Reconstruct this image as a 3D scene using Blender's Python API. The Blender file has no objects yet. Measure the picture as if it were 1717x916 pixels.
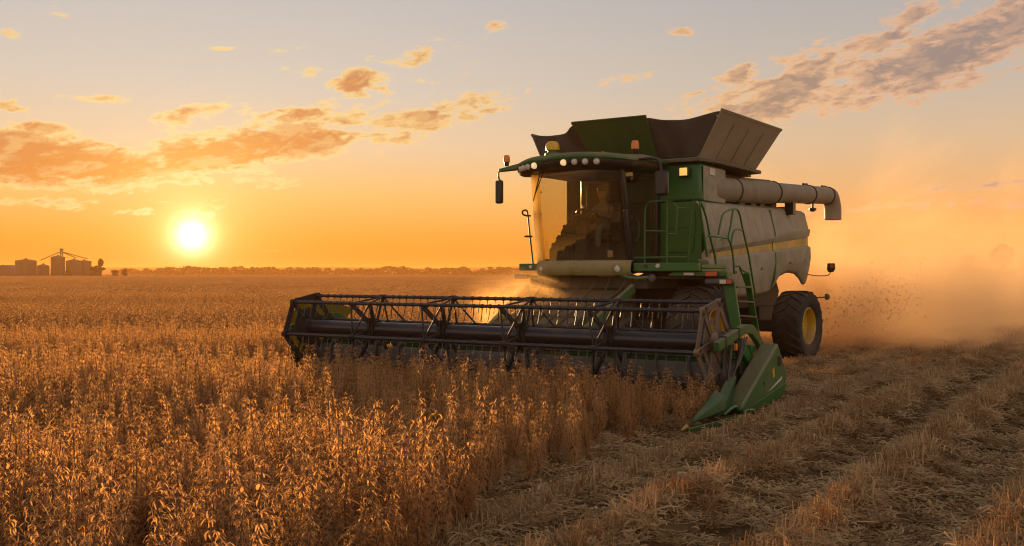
import bpy, bmesh, math, random
import numpy as np
from mathutils import Vector, Matrix, Euler

rad = math.radians
rnd = random.Random(7)
S = bpy.context.scene
COL = S.collection

# ------------------------------------------------------------------ settings
S.render.engine = 'CYCLES'
S.view_settings.view_transform = 'Standard'
S.view_settings.look = 'None'
S.view_settings.exposure = 1.15
S.view_settings.gamma = 1.0
S.view_settings.use_curve_mapping = False
S.cycles.use_denoising = True
S.cycles.max_bounces = 8
S.cycles.diffuse_bounces = 3
S.cycles.glossy_bounces = 3
S.cycles.transmission_bounces = 4
S.cycles.transparent_max_bounces = 24
S.cycles.volume_bounces = 3
S.cycles.volume_step_rate = 1.0
S.cycles.volume_max_steps = 128
S.cycles.sample_clamp_indirect = 6.0
S.cycles.filter_width = 1.15
S.cycles.caustics_reflective = False
S.cycles.caustics_refractive = False

SUN_AZ = -17.8           # degrees from +Y towards +X
SUN_EL = 5.5             # direction the shadows and rim light come from
DISC_EL = 2.05           # middle of the glowing disc above the horizon


def srgb(r, g, b):
    f = lambda c: (c / 255 / 12.92) if c / 255 <= .04045 else ((c / 255 + .055) / 1.055) ** 2.4
    return (f(r), f(g), f(b), 1.0)


# ------------------------------------------------------------------ node helpers
class NT:
    def __init__(self, tree):
        self.t = tree
        self.n = tree.nodes
        self.l = tree.links

    def new(self, typ, **kw):
        n = self.n.new(typ)
        for k, v in kw.items():
            setattr(n, k, v)
        return n

    def put(self, sock, v):
        if isinstance(v, bpy.types.NodeSocket):
            self.l.new(v, sock)
        elif v is not None:
            sock.default_value = v

    def m(self, op, a, b=None, c=None, clamp=False):
        n = self.new('ShaderNodeMath', operation=op, use_clamp=clamp)
        for i, v in enumerate((a, b, c)):
            if v is not None:
                self.put(n.inputs[i], v)
        return n.outputs[0]

    def vm(self, op, a, b=None):
        n = self.new('ShaderNodeVectorMath', operation=op)
        self.put(n.inputs[0], a)
        if b is not None:
            self.put(n.inputs[1], b)
        return n.outputs['Value'] if op in ('DOT_PRODUCT', 'LENGTH') else n.outputs[0]

    def schlick(self, f0):
        """facing-independent reflectance, the same from both sides of a thin sheet"""
        g = self.new('ShaderNodeNewGeometry')
        c = self.m('ABSOLUTE', self.vm('DOT_PRODUCT', g.outputs['Normal'], g.outputs['Incoming']))
        return self.m('ADD', self.m('MULTIPLY', self.m('POWER', self.m('SUBTRACT', 1., c, clamp=True), 5.), 1 - f0), f0)

    def mix(self, f, a, b, blend='MIX'):
        n = self.new('ShaderNodeMix', data_type='RGBA', blend_type=blend)
        self.put(n.inputs[0], f)
        self.put(n.inputs[6], a)
        self.put(n.inputs[7], b)
        return n.outputs[2]

    def mr(self, v, a, b, c=0., d=1., smooth=False):
        n = self.new('ShaderNodeMapRange', clamp=True)
        if smooth:
            n.interpolation_type = 'SMOOTHSTEP'
        self.put(n.inputs[0], v)
        for i, x in enumerate((a, b, c, d)):
            n.inputs[i + 1].default_value = x
        return n.outputs[0]

    def ramp(self, v, stops, interp='LINEAR'):
        n = self.new('ShaderNodeValToRGB')
        r = n.color_ramp
        r.interpolation = interp
        while len(r.elements) < len(stops):
            r.elements.new(.5)
        for e, (p, c) in zip(r.elements, stops):
            e.position = p
            e.color = c
        self.put(n.inputs[0], v)
        return n.outputs[0]

    def noise(self, vec, scale, detail=4., rough=.5, dist=0., dim='3D', out=0):
        n = self.new('ShaderNodeTexNoise', noise_dimensions=dim)
        if vec is not None:
            self.put(n.inputs['Vector'], vec)
        n.inputs['Scale'].default_value = scale
        n.inputs['Detail'].default_value = detail
        n.inputs['Roughness'].default_value = rough
        n.inputs['Distortion'].default_value = dist
        return n.outputs[out]

    def xyz(self, x, y, z):
        n = self.new('ShaderNodeCombineXYZ')
        for i, v in enumerate((x, y, z)):
            self.put(n.inputs[i], v)
        return n.outputs[0]

    def sep(self, v):
        n = self.new('ShaderNodeSeparateXYZ')
        self.put(n.inputs[0], v)
        return n.outputs


MATS = {}


def newmat(name):
    m = bpy.data.materials.new(name)
    m.use_nodes = True
    m.node_tree.nodes.clear()
    t = NT(m.node_tree)
    out = t.new('ShaderNodeOutputMaterial')
    MATS[name] = m
    return m, t, out


def principled(t, **kw):
    n = t.new('ShaderNodeBsdfPrincipled')
    for k, v in kw.items():
        t.put(n.inputs[k.replace('_', ' ')], v)
    return n


DUST = (.30, .205, .115, 1)


def paint(name, col, rough=.45, dust=.3, metal=0., scale=1., bump=.0, spec=.5, dustcol=DUST):
    """painted or bare machine surface under a layer of field dust"""
    m, t, out = newmat(name)
    tc = t.new('ShaderNodeTexCoord').outputs['Object']
    geo = t.new('ShaderNodeNewGeometry')
    nz = t.sep(geo.outputs['Normal'])[2]
    n1 = t.noise(tc, 1.6 * scale, 6, .65, .4)
    n2 = t.noise(t.vm('MULTIPLY', tc, (1.5, 1.5, .8)), 3.0 * scale, 5, .6, .2)
    f = t.m('ADD', t.m('MULTIPLY', n1, .9), t.m('MULTIPLY', n2, .6))
    f = t.m('ADD', f, t.m('MULTIPLY', t.m('MAXIMUM', nz, 0.), .45))
    f = t.mr(f, 1.12 - dust * .95, 1.5 - dust * .95, 0, min(.96, .45 + dust * .6))
    shade = t.noise(tc, 9. * scale, 3, .6)
    c0 = t.mix(t.mr(shade, .3, .7, 0, .35), col, tuple(x * .72 for x in col[:3]) + (1,))
    dc = t.mix(t.mr(n2, .35, .7), dustcol, tuple(x * .72 for x in dustcol[:3]) + (1,))
    c = t.mix(f, c0, dc)
    r = t.mr(f, 0, 1, rough, .92)
    p = principled(t, Base_Color=c, Roughness=r, Metallic=t.mr(f, 0, .6, metal, 0.) if metal else 0.)
    p.inputs['Specular IOR Level'].default_value = spec
    if bump:
        b = t.new('ShaderNodeBump')
        b.inputs['Strength'].default_value = bump
        b.inputs['Distance'].default_value = .02
        t.put(b.inputs['Height'], t.noise(tc, 14 * scale, 4, .6))
        t.put(p.inputs['Normal'], b.outputs[0])
    t.put(out.inputs[0], p.outputs[0])
    return m


GREEN = paint('green paint', (.016, .115, .018, 1), .36, .20)
GREEN_C = paint('clean green paint', (.010, .075, .018, 1), .5, .12, spec=.3)
GREEN_D = paint('dusty green paint', (.025, .105, .024, 1), .45, .38)
PANEL = paint('dust covered green panel', (.075, .135, .055, 1), .55, .74, dustcol=(.42, .355, .26, 1))
TRIM = paint('dusty olive trim', (.13, .15, .03, 1), .45, .6, dustcol=(.42, .31, .16, 1))
YELLOW = paint('yellow paint', (.55, .33, .02, 1), .4, .35)
STRIPE = paint('yellow stripe', (.52, .33, .05, 1), .5, .5)
BLACK = paint('black plastic', (.012, .012, .012, 1), .4, .12)
STEEL = paint('dark steel', (.022, .021, .022, 1), .6, .14, spec=.25)
RUST = paint('brown steel plate', (.07, .05, .04, 1), .5, .5)
TUBE = paint('reel tube paint', (.016, .018, .024, 1), .30, .02)
GREY = paint('grey steel', (.075, .073, .07, 1), .5, .3, metal=.2, dustcol=(.16, .12, .08, 1))
TANK = paint('tank sheet', (.055, .06, .022, 1), .5, .62, dustcol=(.2, .14, .075, 1))
FLAPG = paint('olive flap sheet', (.035, .065, .012, 1), .42, .30, dustcol=(.15, .13, .05, 1))
FLAPR = paint('dusty flap sheet', (.17, .145, .09, 1), .45, .62, scale=.7, dustcol=(.38, .31, .21, 1))
CANVAS = paint('brown canvas', (.045, .028, .015, 1), .7, .34, bump=.5, dustcol=(.17, .115, .06, 1))
AUGER = paint('unloading tube paint', (.12, .13, .085, 1), .4, .70, dustcol=(.33, .26, .18, 1))
RUBBER = paint('tyre rubber', (.016, .015, .014, 1), .8, .42, dustcol=(.11, .075, .045, 1))
INTERIOR = paint('cab interior', (.02, .019, .018, 1), .8, .1)
SEATM = paint('seat cloth', (.055, .048, .04, 1), .9, .3)
AXLE = paint('undercarriage', (.03, .03, .022, 1), .7, .6, dustcol=(.12, .08, .045, 1))
DECAL = paint('pale decal', (.55, .52, .46, 1), .5, .3)


def simple(name, col, rough=.5, emit=None, es=0., trans=0., metal=0.):
    m, t, out = newmat(name)
    tc = t.new('ShaderNodeTexCoord').outputs['Object']
    c = t.mix(t.mr(t.noise(tc, 20, 3), .35, .7), col, tuple(x * .8 for x in col[:3]) + (1,))
    p = principled(t, Base_Color=c, Roughness=rough, Metallic=metal)
    if emit:
        p.inputs['Emission Color'].default_value = emit
        p.inputs['Emission Strength'].default_value = es
    if trans:
        p.inputs['Transmission Weight'].default_value = trans
    t.put(out.inputs[0], p.outputs[0])
    return m


AMBER = simple('amber lens', (.75, .22, .02, 1), .25)
REDLENS = simple('orange red lens', (.6, .09, .02, 1), .3)
LAMP_OFF = simple('clear lamp glass', (.62, .58, .50, 1), .15)
LAMP_ON = simple('lit lamp glass', (.9, .8, .6, 1), .2, (1, .62, .28, 1), .30)
LAMP_AMB = simple('lit amber lamp', (.9, .6, .2, 1), .2, (1, .50, .12, 1), .4)
DOME = simple('yellow dome', (.70, .42, .02, 1), .3)
SKIN = simple('skin', (.30, .155, .09, 1), .55)
HAIR = simple('cap cloth', (.05, .05, .04, 1), .8)
SHIRT = simple('work shirt', (.13, .135, .145, 1), .85)
JEANS = simple('trousers', (.04, .045, .06, 1), .85)

m, t, out = newmat('sun glare corner pillar')  # far front pillar: sun glare imitated by a pale translucent colour
d = t.new('ShaderNodeBsdfDiffuse'); d.inputs[0].default_value = (.6, .5, .3, 1)
tr = t.new('ShaderNodeBsdfTranslucent'); tr.inputs[0].default_value = (.95, .75, .40, 1)
mx = t.new('ShaderNodeMixShader'); mx.inputs[0].default_value = .7
t.put(mx.inputs[1], d.outputs[0]); t.put(mx.inputs[2], tr.outputs[0]); t.put(out.inputs[0], mx.outputs[0])
BRIGHT = m
# translucent moulded end sheet of the far end of the header
m, t, out = newmat('translucent green end sheet')
d = t.new('ShaderNodeBsdfDiffuse'); d.inputs[0].default_value = (.08, .10, .015, 1)
tr = t.new('ShaderNodeBsdfTranslucent'); tr.inputs[0].default_value = (.22, .20, .025, 1)
tcn = t.new('ShaderNodeTexCoord').outputs['Object']
mx = t.new('ShaderNodeMixShader')
t.put(mx.inputs[0], t.mr(t.noise(tcn, 4, 4), .3, .7, .45, .7))
t.put(mx.inputs[1], d.outputs[0]); t.put(mx.inputs[2], tr.outputs[0]); t.put(out.inputs[0], mx.outputs[0])
ENDSHEET = m


def glass(name, tint, dustamt, low):
    m, t, out = newmat(name)
    tc = t.new('ShaderNodeTexCoord').outputs['Object']
    z = t.sep(tc)[2]
    tr = t.new('ShaderNodeBsdfTransparent'); tr.inputs[0].default_value = tint
    gl = t.new('ShaderNodeBsdfGlossy'); gl.inputs['Roughness'].default_value = .03
    gl.inputs[0].default_value = (.9, .9, .9, 1)
    a = t.new('ShaderNodeMixShader')
    t.put(a.inputs[0], t.schlick(.09)); t.put(a.inputs[1], tr.outputs[0]); t.put(a.inputs[2], gl.outputs[0])
    df = t.new('ShaderNodeBsdfDiffuse'); df.inputs[0].default_value = (.36, .26, .15, 1)
    tl = t.new('ShaderNodeBsdfTranslucent'); tl.inputs[0].default_value = (.52, .37, .16, 1)
    dd = t.new('ShaderNodeMixShader'); dd.inputs[0].default_value = .72
    t.put(dd.inputs[1], df.outputs[0]); t.put(dd.inputs[2], tl.outputs[0])
    n = t.noise(tc, 2.2, 6, .65, .6)
    f = t.mr(n, .30, .75, dustamt * .4, dustamt * 1.5)
    f = t.m('ADD', f, t.mr(t.m('ADD', z, t.m('MULTIPLY', n, .35)), low + .25, low + .75, .34, 0.), clamp=True)
    b = t.new('ShaderNodeMixShader')
    t.put(b.inputs[0], f); t.put(b.inputs[1], a.outputs[0]); t.put(b.inputs[2], dd.outputs[0])
    t.put(out.inputs[0], b.outputs[0])
    return m


WINDSHIELD = glass('dusty windshield glass', (.84, .76, .56, 1), .042, 2.15)
SIDEGLASS = glass('dusty side glass', (.84, .78, .62, 1), .04, 1.95)


# ------------------------------------------------------------------ mesh builder
class MB:
    def __init__(self):
        self.v = []
        self.f = []

    def add(self, vs, fs):
        o = len(self.v)
        self.v += [tuple(x) for x in vs]
        self.f += [tuple(i + o for i in q) for q in fs]
        return self

    def box(self, lo, hi):
        (a, b, c), (d, e, f) = lo, hi
        vs = [(a, b, c), (d, b, c), (d, e, c), (a, e, c), (a, b, f), (d, b, f), (d, e, f), (a, e, f)]
        return self.add(vs, [(3, 2, 1, 0), (4, 5, 6, 7), (0, 1, 5, 4), (1, 2, 6, 5), (2, 3, 7, 6), (3, 0, 4, 7)])

    def hexa(self, vs):
        return self.add(vs, [(3, 2, 1, 0), (4, 5, 6, 7), (0, 1, 5, 4), (1, 2, 6, 5), (2, 3, 7, 6), (3, 0, 4, 7)])

    def prism(self, pts, off):
        n = len(pts)
        off = Vector(off)
        vs = [Vector(p) for p in pts] + [Vector(p) + off for p in pts]
        fs = [tuple(range(n))[::-1], tuple(range(n, 2 * n))]
        fs += [(i, (i + 1) % n, n + (i + 1) % n, n + i) for i in range(n)]
        return self.add(vs, fs)

    def beam(self, p0, p1, w, h, up=(0, 0, 1)):
        p0, p1 = Vector(p0), Vector(p1)
        d = (p1 - p0).normalized()
        s = d.cross(Vector(up))
        s = s.normalized() if s.length > 1e-5 else Vector((1, 0, 0))
        u = s.cross(d)
        s *= w / 2; u *= h / 2
        vs = [p0 - s - u, p0 + s - u, p0 + s + u, p0 - s + u, p1 - s - u, p1 + s - u, p1 + s + u, p1 - s + u]
        return self.hexa(vs)

    def tube(self, pts, r, n=8, caps=True):
        pts = [Vector(p) for p in pts]
        k = len(pts)
        rs = r if isinstance(r, (list, tuple)) else [r] * k
        ref = Vector((0, 0, 1))
        vs = []
        prev = None
        for i, p in enumerate(pts):
            d = (pts[min(i + 1, k - 1)] - pts[max(i - 1, 0)]).normalized()
            if prev is None:
                s = d.cross(ref)
                if s.length < 1e-3:
                    s = d.cross(Vector((1, 0, 0)))
            else:
                s = prev - d * prev.dot(d)
                if s.length < 1e-5:
                    s = d.cross(ref)
            s.normalize(); prev = s
            w = d.cross(s)
            for j in range(n):
                a = 2 * math.pi * j / n
                vs.append(p + (s * math.cos(a) + w * math.sin(a)) * rs[i])
        fs = []
        for i in range(k - 1):
            for j in range(n):
                a, b = i * n + j, i * n + (j + 1) % n
                fs.append((a, b, b + n, a + n))
        if caps:
            fs.append(tuple(range(n))[::-1])
            fs.append(tuple(range((k - 1) * n, k * n)))
        return self.add(vs, fs)

    def lathe(self, prof, org, axis, n=24, closed=False):
        """prof: list of (radius, distance along axis)"""
        org, ax = Vector(org), Vector(axis).normalized()
        s = ax.cross(Vector((0, 0, 1)))
        if s.length < 1e-3:
            s = Vector((1, 0, 0))
        s.normalize()
        w = ax.cross(s)
        vs = []
        for (r, h) in prof:
            for j in range(n):
                a = 2 * math.pi * j / n
                vs.append(org + ax * h + (s * math.cos(a) + w * math.sin(a)) * max(r, 1e-4))
        k = len(prof)
        fs = []
        for i in range(k if closed else k - 1):
            i2 = (i + 1) % k
            for j in range(n):
                fs.append((i * n + j, i * n + (j + 1) % n, i2 * n + (j + 1) % n, i2 * n + j))
        return self.add(vs, fs)

    def grid(self, rows):
        """rows: list of equally long lists of points"""
        r, c = len(rows), len(rows[0])
        vs = [p for row in rows for p in row]
        fs = [(i * c + j, i * c + j + 1, (i + 1) * c + j + 1, (i + 1) * c + j) for i in range(r - 1) for j in range(c - 1)]
        return self.add(vs, fs)

    def build(self, name, mat, parent=None, bevel=0., sharp=35, solid=0., weld=False, sub=0):
        me = bpy.data.meshes.new(name)
        me.from_pydata(self.v, [], self.f)
        bm = bmesh.new(); bm.from_mesh(me)
        if weld:
            bmesh.ops.remove_doubles(bm, verts=bm.verts, dist=1e-4)
        bmesh.ops.recalc_face_normals(bm, faces=bm.faces)
        bm.to_mesh(me); bm.free()
        me.polygons.foreach_set('use_smooth', [True] * len(me.polygons))
        me.set_sharp_from_angle(angle=rad(sharp))
        me.materials.append(mat)
        o = bpy.data.objects.new(name, me)
        COL.objects.link(o)
        o.parent = parent
        if solid:
            md = o.modifiers.new('solid', 'SOLIDIFY'); md.thickness = solid; md.offset = 0
        if sub:
            md = o.modifiers.new('sub', 'SUBSURF'); md.levels = sub; md.render_levels = sub
        if bevel:
            md = o.modifiers.new('bevel', 'BEVEL'); md.width = bevel; md.segments = 2
            md.limit_method = 'ANGLE'; md.angle_limit = rad(35); md.harden_normals = False
        return o


def empty(name, loc=(0, 0, 0), rz=0., parent=None):
    o = bpy.data.objects.new(name, None)
    COL.objects.link(o)
    o.location = loc
    o.rotation_euler = (0, 0, rz)
    o.empty_display_size = .2
    o.parent = parent
    return o


def tag(o, label=None, cat=None, group=None, kind=None):
    if label: o['label'] = label
    if cat: o['category'] = cat
    if group: o['group'] = group
    if kind: o['kind'] = kind
    return o


def smooth_path(pts, it=2):
    pts = [Vector(p) for p in pts]
    for _ in range(it):
        q = [pts[0]]
        for a, b in zip(pts, pts[1:]):
            q += [a * .75 + b * .25, a * .25 + b * .75]
        q.append(pts[-1])
        pts = q
    return pts


# ------------------------------------------------------------------ machine frame
FW = Vector((-.546, -.838, 0)).normalized()
LW = Vector((-FW.y, FW.x, 0))
ORG = Vector((-.46, 16.45, 0))
HEAD = math.atan2(FW.y, FW.x)


def world(u, v, z=0.):
    return ORG + FW * u + LW * v + Vector((0, 0, z))


def local(x, y):
    d = Vector((x, y, 0)) - ORG
    return d.dot(FW), d.dot(LW)


# =================================================================== COMBINE
comb = empty('combine_harvester', ORG, HEAD)
tag(comb, 'dusty green combine harvester with a wide black reel cutting the brown crop', 'combine harvester')
sy = lambda pts: [(a, -b, c) for (a, b, c) in pts]

# ---- wheels -------------------------------------------------------


def wheel(name, u, v, R, W, out, rr, lugs):
    root = empty(name, (u, v, R), 0, comb)
    hw = W / 2
    t = MB()
    prof = [(rr, -hw * .72), (rr * 1.12, -hw * .9), (R * .80, -hw), (R * .90, -hw * .97), (R * .945, -hw * .82), (R * .96, -hw * .4),
            (R * .965, 0), (R * .96, hw * .4), (R * .945, hw * .82), (R * .90, hw * .97), (R * .80, hw), (rr * 1.12, hw * .9), (rr, hw * .72)]
    t.lathe(prof, (0, 0, 0), (0, 1, 0), 56, closed=True)
    for i in range(lugs):                       # chevron lugs
        for sd in (-1, 1):
            a0 = 2 * math.pi * (i + (.5 if sd > 0 else 0)) / lugs
            da = 2 * math.pi / lugs
            base, top = [], []
            for (yy, aa, rb, rt) in ((-.02, 0, .955, 1.0), (.5, .55, .955, 1.0), (.86, .95, .935, .985), (1.0, 1.02, .84, .90)):
                for wv in (-.19, .19):
                    ang = a0 - aa * da * .85 + wv * da
                    for (lst, rrr) in ((base, rb), (top, rt)):
                        lst.append((math.cos(ang) * R * rrr, sd * hw * yy, math.sin(ang) * R * rrr))
            for k in range(3):
                b, tp = base[2 * k:2 * k + 4], top[2 * k:2 * k + 4]
                t.hexa([b[0], b[1], b[3], b[2], tp[0], tp[1], tp[3], tp[2]])
    ty = t.build('tyre', RUBBER, root, sharp=40)
    r = MB()
    s = 1 if out > 0 else -1
    r.lathe([(rr * 1.02, s * hw * .80), (rr * .96, s * hw * .86), (rr * .90, s * hw * .72), (rr * .86, s * hw * .30), (rr * .62, s * hw * .16),
             (rr * .46, s * hw * .22), (rr * .44, s * hw * .34), (rr * .22, s * hw * .38), (.001, s * hw * .40)], (0, 0, 0), (0, 1, 0), 40)
    r.lathe([(rr * 1.02, -s * hw * .80), (rr * .9, -s * hw * .7), (rr * .86, -s * hw * .1), (.001, -s * hw * .05)], (0, 0, 0), (0, 1, 0), 40)
    for k in range(10):
        a = 2 * math.pi * k / 10
        c = Vector((math.cos(a) * rr * .33, s * hw * .36, math.sin(a) * rr * .33))
        r.tube([c, c + Vector((0, s * .03, 0))], .018, 6)
    r.build('rim', YELLOW, root, sharp=30)
    return root


wheel('front_wheel', -4.30, 2.02, .88, .76, 1, .46, 20)
wheel('front_wheel', -4.30, -1.90, .88, .76, -1, .46, 20)
rw = wheel('rear_wheel', -9.05, 2.42, .80, .66, 1, .42, 20)
rw.rotation_euler = (0, 0, rad(-4))
rw = wheel('rear_wheel', -9.05, -2.42, .80, .66, -1, .42, 20)

# ---- undercarriage --------------------------------------------------
b = MB()
b.box((-10.7, -1.35, 1.2), (-4.8, 1.35, 1.75))
b.box((-4.6, -1.2, .66), (-4.0, 1.2, 1.08))
b.box((-9.25, -2.1, .65), (-8.85, 2.1, .92))
b.box((-9.4, -.5, .8), (-8.8, .5, 1.3))
b.prism([(-5.2, -.8, .55), (-8.2, -.8, .75), (-8.6, -.8, 1.25), (-5.0, -.8, 1.25)], (0, 1.6, 0))
b.box((-4.9, -1.3, 1.7), (-3.5, 1.3, 1.95))
b.tube([(-6.2, 1.2, .9), (-7.6, 1.2, 1.05)], .18, 12)
b.tube([(-5.6, 1.5, 1.05), (-6.6, 1.5, 1.15)], .22, 14)
b.build('chassis', AXLE, comb, bevel=.02)
b = MB()
b.prism([(-9.7, -1.3, 1.9), (-10.9, -1.3, 1.9), (-11.2, -1.3, 1.55), (-10.7, -1.3, .75), (-9.7, -1.3, .85)], (0, 2.6, 0))
b.build('straw_chopper', AXLE, comb, bevel=.02)
b = MB()
for k in range(9):
    v0 = -1.1 + k * .275
    b.prism([(-10.9, v0, 1.0), (-11.8, v0 * 1.12, .95), (-11.8, v0 * 1.12, .8), (-10.9, v0, .72)], (0, .02, 0))
b.prism([(-10.8, -1.25, 1.05), (-11.8, -1.4, 1.0), (-11.8, 1.4, 1.0), (-10.8, 1.25, 1.05)], (0, 0, .03))
b.build('spreader', AXLE, comb)
b = MB()
b.tube(smooth_path([(-10.9, 1.75, 1.2), (-11.25, 1.95, 1.4), (-11.5, 2.2, 1.38), (-11.7, 2.35, 1.4)]), .02, 6)
b.lathe([(.0, -.02), (.07, 0), (.09, .05), (.05, .11), (0, .12)], (-11.7, 2.3, 1.4), (-.3, 1, .1), 10)
b.build('spreader_arm', AXLE, comb)

# ---- feeder house ----------------------------------------------------
b = MB()
b.hexa([(-4.2, -.72, .95), (-4.2, .72, .95), (-4.2, .72, 1.85), (-4.2, -.72, 1.85), (-.98, -.78, .22), (-.98, .78, .22), (-.98, .78, .98), (-.98, -.78, .98)])
fh = b.build('feeder_house', TANK, comb, bevel=.02)
b = MB()
for k in range(6):
    a = k / 6 + .08
    u0 = -4.0 + 2.9 * a
    zz = 1.85 - (1.85 - .98) * ((u0 + 4.2) / 3.22) + .02
    b.beam((u0, -.72, zz), (u0, .72, zz), .04, .03)
b.build('rib', TANK, fh)
for sd in (-1, 1):
    b = MB()
    b.beam((-3.2, sd * 1.15, 1.72), (-1.1, sd * .95, .75), .09, .16)
    b.build('feeder_strut', GREEN_D, comb, bevel=.012)
    b = MB()
    b.tube([(-3.5, sd * .9, 1.1), (-2.4, sd * .88, .8)], .07, 12)
    b.tube([(-2.4, sd * .88, .8), (-1.2, sd * .86, .45)], .035, 10)
    b.build('lift_cylinder', GREY, comb)
b = MB()
for k in range(7):
    v0 = -.9 + k * .3 + rnd.uniform(-.08, .08)
    b.tube(smooth_path([(-3.5, v0, 1.93), (-2.9, v0 + .1, 1.55 + rnd.uniform(-.1, .1)), (-2.2, v0 * .9, 1.35), (-1.2, v0 * .8 + .2, 1.05)]), .018, 6)
b.build('hose', AXLE, comb)

# ---- side panels -----------------------------------------------------
TOPC = [(-4.45, 3.38), (-6.5, 3.44), (-8.5, 3.50), (-11.45, 3.53), (-11.72, 3.40)]
BOTC = [(-4.45, 2.25), (-4.9, 1.98), (-5.5, 1.64), (-6.3, 1.50), (-7.4, 1.50), (-8.35, 1.55), (-8.8, 1.68), (-9.2, 1.92), (-9.8, 2.02), (-10.4, 1.98),
        (-10.75, 1.86), (-11.0, 1.72), (-11.25, 1.72), (-11.5, 1.95), (-11.72, 2.3)]


def cv(c, u):
    for (a, za), (b_, zb) in zip(c, c[1:]):
        if b_ <= u <= a:
            return za + (zb - za) * (a - u) / (a - b_)
    return c[-1][1] if u < c[-1][0] else c[0][1]


def mk_side(sd):
    us = sorted(set([c[0] for c in BOTC] + [-4.45 - .36 * k for k in range(21)]), reverse=True)
    if sd < 0:
        us = [u for u in us if u < -6.4]
    rows = []
    for u in us:
        top, bot = cv(TOPC, u), cv(BOTC, u)
        k = (-4.45 - u) / 7.3
        c1 = 2.42 + .62 * k
        s1 = 2.36 + .56 * k
        s2 = 2.27 + .44 * k
        end = max(0, (-11.2 - u)) * .35
        prof = [(1.86, top), (1.93, top - .06), (2.03, top - .45), (2.07, c1 + .1), (2.065, c1 + .02), (1.995, s1), (2.0, s2), (2.075, s2 - .05),
                (2.085, s2 - .3), (2.04, (bot + s2) / 2 - .1), (1.97, bot + .08), (1.92, bot)]
        zs = [p[1] for p in prof]
        for i in range(1, len(zs)):
            zs[i] = min(zs[i], zs[i - 1] - .004)
        zs = [max(z, bot + (len(zs) - 1 - i) * .004) for i, z in enumerate(zs)]
        rows.append([(u, sd * (p[0] - end), z) for p, z in zip(prof, zs)])
    b = MB(); b.grid(rows)
    sp = b.build('side_panel', PANEL, comb, solid=.03, sharp=28)
    st = MB()
    st.grid([[(r[5][0], r[5][1] + sd * .026, r[5][2] - .004), (r[6][0], r[6][1] + sd * .026, r[6][2] + .004)] for r in rows[1:-1]])
    st.build('stripe', STRIPE, sp)
    q = MB()
    for uu in (-8.5,):
        k = (-4.45 - uu) / 7.3
        pr = [(1.96, cv(TOPC, uu) - .07), (2.05, cv(TOPC, uu) - .45), (2.09, 2.52 + .62 * k), (2.015, 2.36 + .56 * k), (2.02, 2.27 + .44 * k), (2.095, 2.2 + .44 * k),
              (2.10, 1.97 + .44 * k), (2.06, 1.85), (1.98, 1.65)]
        q.tube([(uu, sd * a, z) for a, z in pr], .022, 6)
    q.build('seam', GREEN, sp)
    for (uu, zz) in ((-6.0, 2.02), (-7.6, 2.1), (-9.6, 2.25), (-10.8, 2.35)):
        q = MB(); q.box((uu - .07, sd * 2.085 - .012, zz - .03), (uu + .07, sd * 2.085 + .012, zz + .03)); q.build('latch', BLACK, sp, bevel=.006)
    q = MB()
    q.tube([(u, sd * 2.072, 2.08 + .44 * (-4.45 - u) / 7.3 - .02) for u in (-8.55, -9.3, -10.2, -11.1)], .009, 6)
    q.tube([(u, sd * 2.06, 2.0 + .1 * (-5.5 - u) / 3) for u in (-6.9, -7.6, -8.45)], .009, 6)
    q.build('panel_gap', AXLE, sp)
    if sd > 0:
        q = MB()
        q.box((-5.05, 2.06, 2.52), (-5.55, 2.075, 2.72))
        q.build('decal', DECAL, sp)
        q = MB()
        q.box((-5.16, 2.0755, 2.58), (-5.42, 2.079, 2.61)); q.box((-5.16, 2.0755, 2.64), (-5.36, 2.079, 2.665))
        q.build('decal_marks', BLACK, sp)
    return sp


mk_side(1); mk_side(-1)
b = MB()
b.prism([(-11.45, -1.86, 2.0), (-11.45, 1.86, 2.0), (-4.72, 1.86, 2.0), (-4.72, -.80, 2.0), (-6.6, -1.86, 2.0)], (0, 0, 1.36))
b.box((-11.62, -1.7, 2.1), (-11.45, 1.7, 3.44))
b.build('body_core', AXLE, comb, bevel=.02)
b = MB()
b.prism([(-8.7, -1.85, 3.36), (-11.4, -1.85, 3.36), (-11.4, -1.85, 3.44), (-8.7, -1.85, 3.48)], (0, 3.7, 0))
for k in range(5):
    b.box((-9.3 - k * .4, -1.0, 3.46), (-9.55 - k * .4, 1.0, 3.52))
b.build('engine_deck', GREEN_D, comb, bevel=.01)
for (u0, h) in ((-6.9, .1), (-7.6, .16), (-8.2, .12), (-9.0, .2), (-9.9, .12)):
    b = MB(); b.box((u0, 1.45, 3.42), (u0 - .32, 1.85, 3.46 + h))
    b.build('deck_fitting', BLACK, comb, bevel=.015)

# ---- front green panels behind the cab
b = MB()
b.hexa([(-4.72, 1.03, 2.2), (-4.62, 1.03, 2.2), (-4.50, 1.97, 2.2), (-4.72, 1.97, 2.2), (-4.72, 1.03, 3.39), (-4.62, 1.03, 3.39), (-4.50, 1.97, 3.39), (-4.72, 1.97, 3.39)])
fp = b.build('front_panel', GREEN, comb, bevel=.02)
b = MB()
nrm = Vector((-.12, .94, 0)).normalized()


def onfp(v, z, o=.012):
    u = -4.62 + (v - 1.03) / .94 * .12
    return (u + o, v, z)


rp = []
for (cx_, cz_, a0) in ((1.72, 2.48, -90), (1.76, 3.14, 0), (1.28, 3.2, 90), (1.22, 2.48, 180)):
    for k in range(5):
        a = rad(a0 + k * 22.5)
        rp.append(onfp(cx_ + .08 * math.cos(a), cz_ + .08 * math.sin(a)))
b.prism(rp, (.02, 0, 0))
b.build('service_door', GREEN, fp, bevel=.012)
b = MB(); b.box((-4.535, 1.70, 2.74), (-4.49, 1.74, 2.82)); b.build('latch', BLACK, fp)
b = MB(); b.tube([onfp(1.24, 2.86, .035), onfp(1.78, 2.90, .035)], .012, 6); b.build('door_rib', GREEN, fp)

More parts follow.
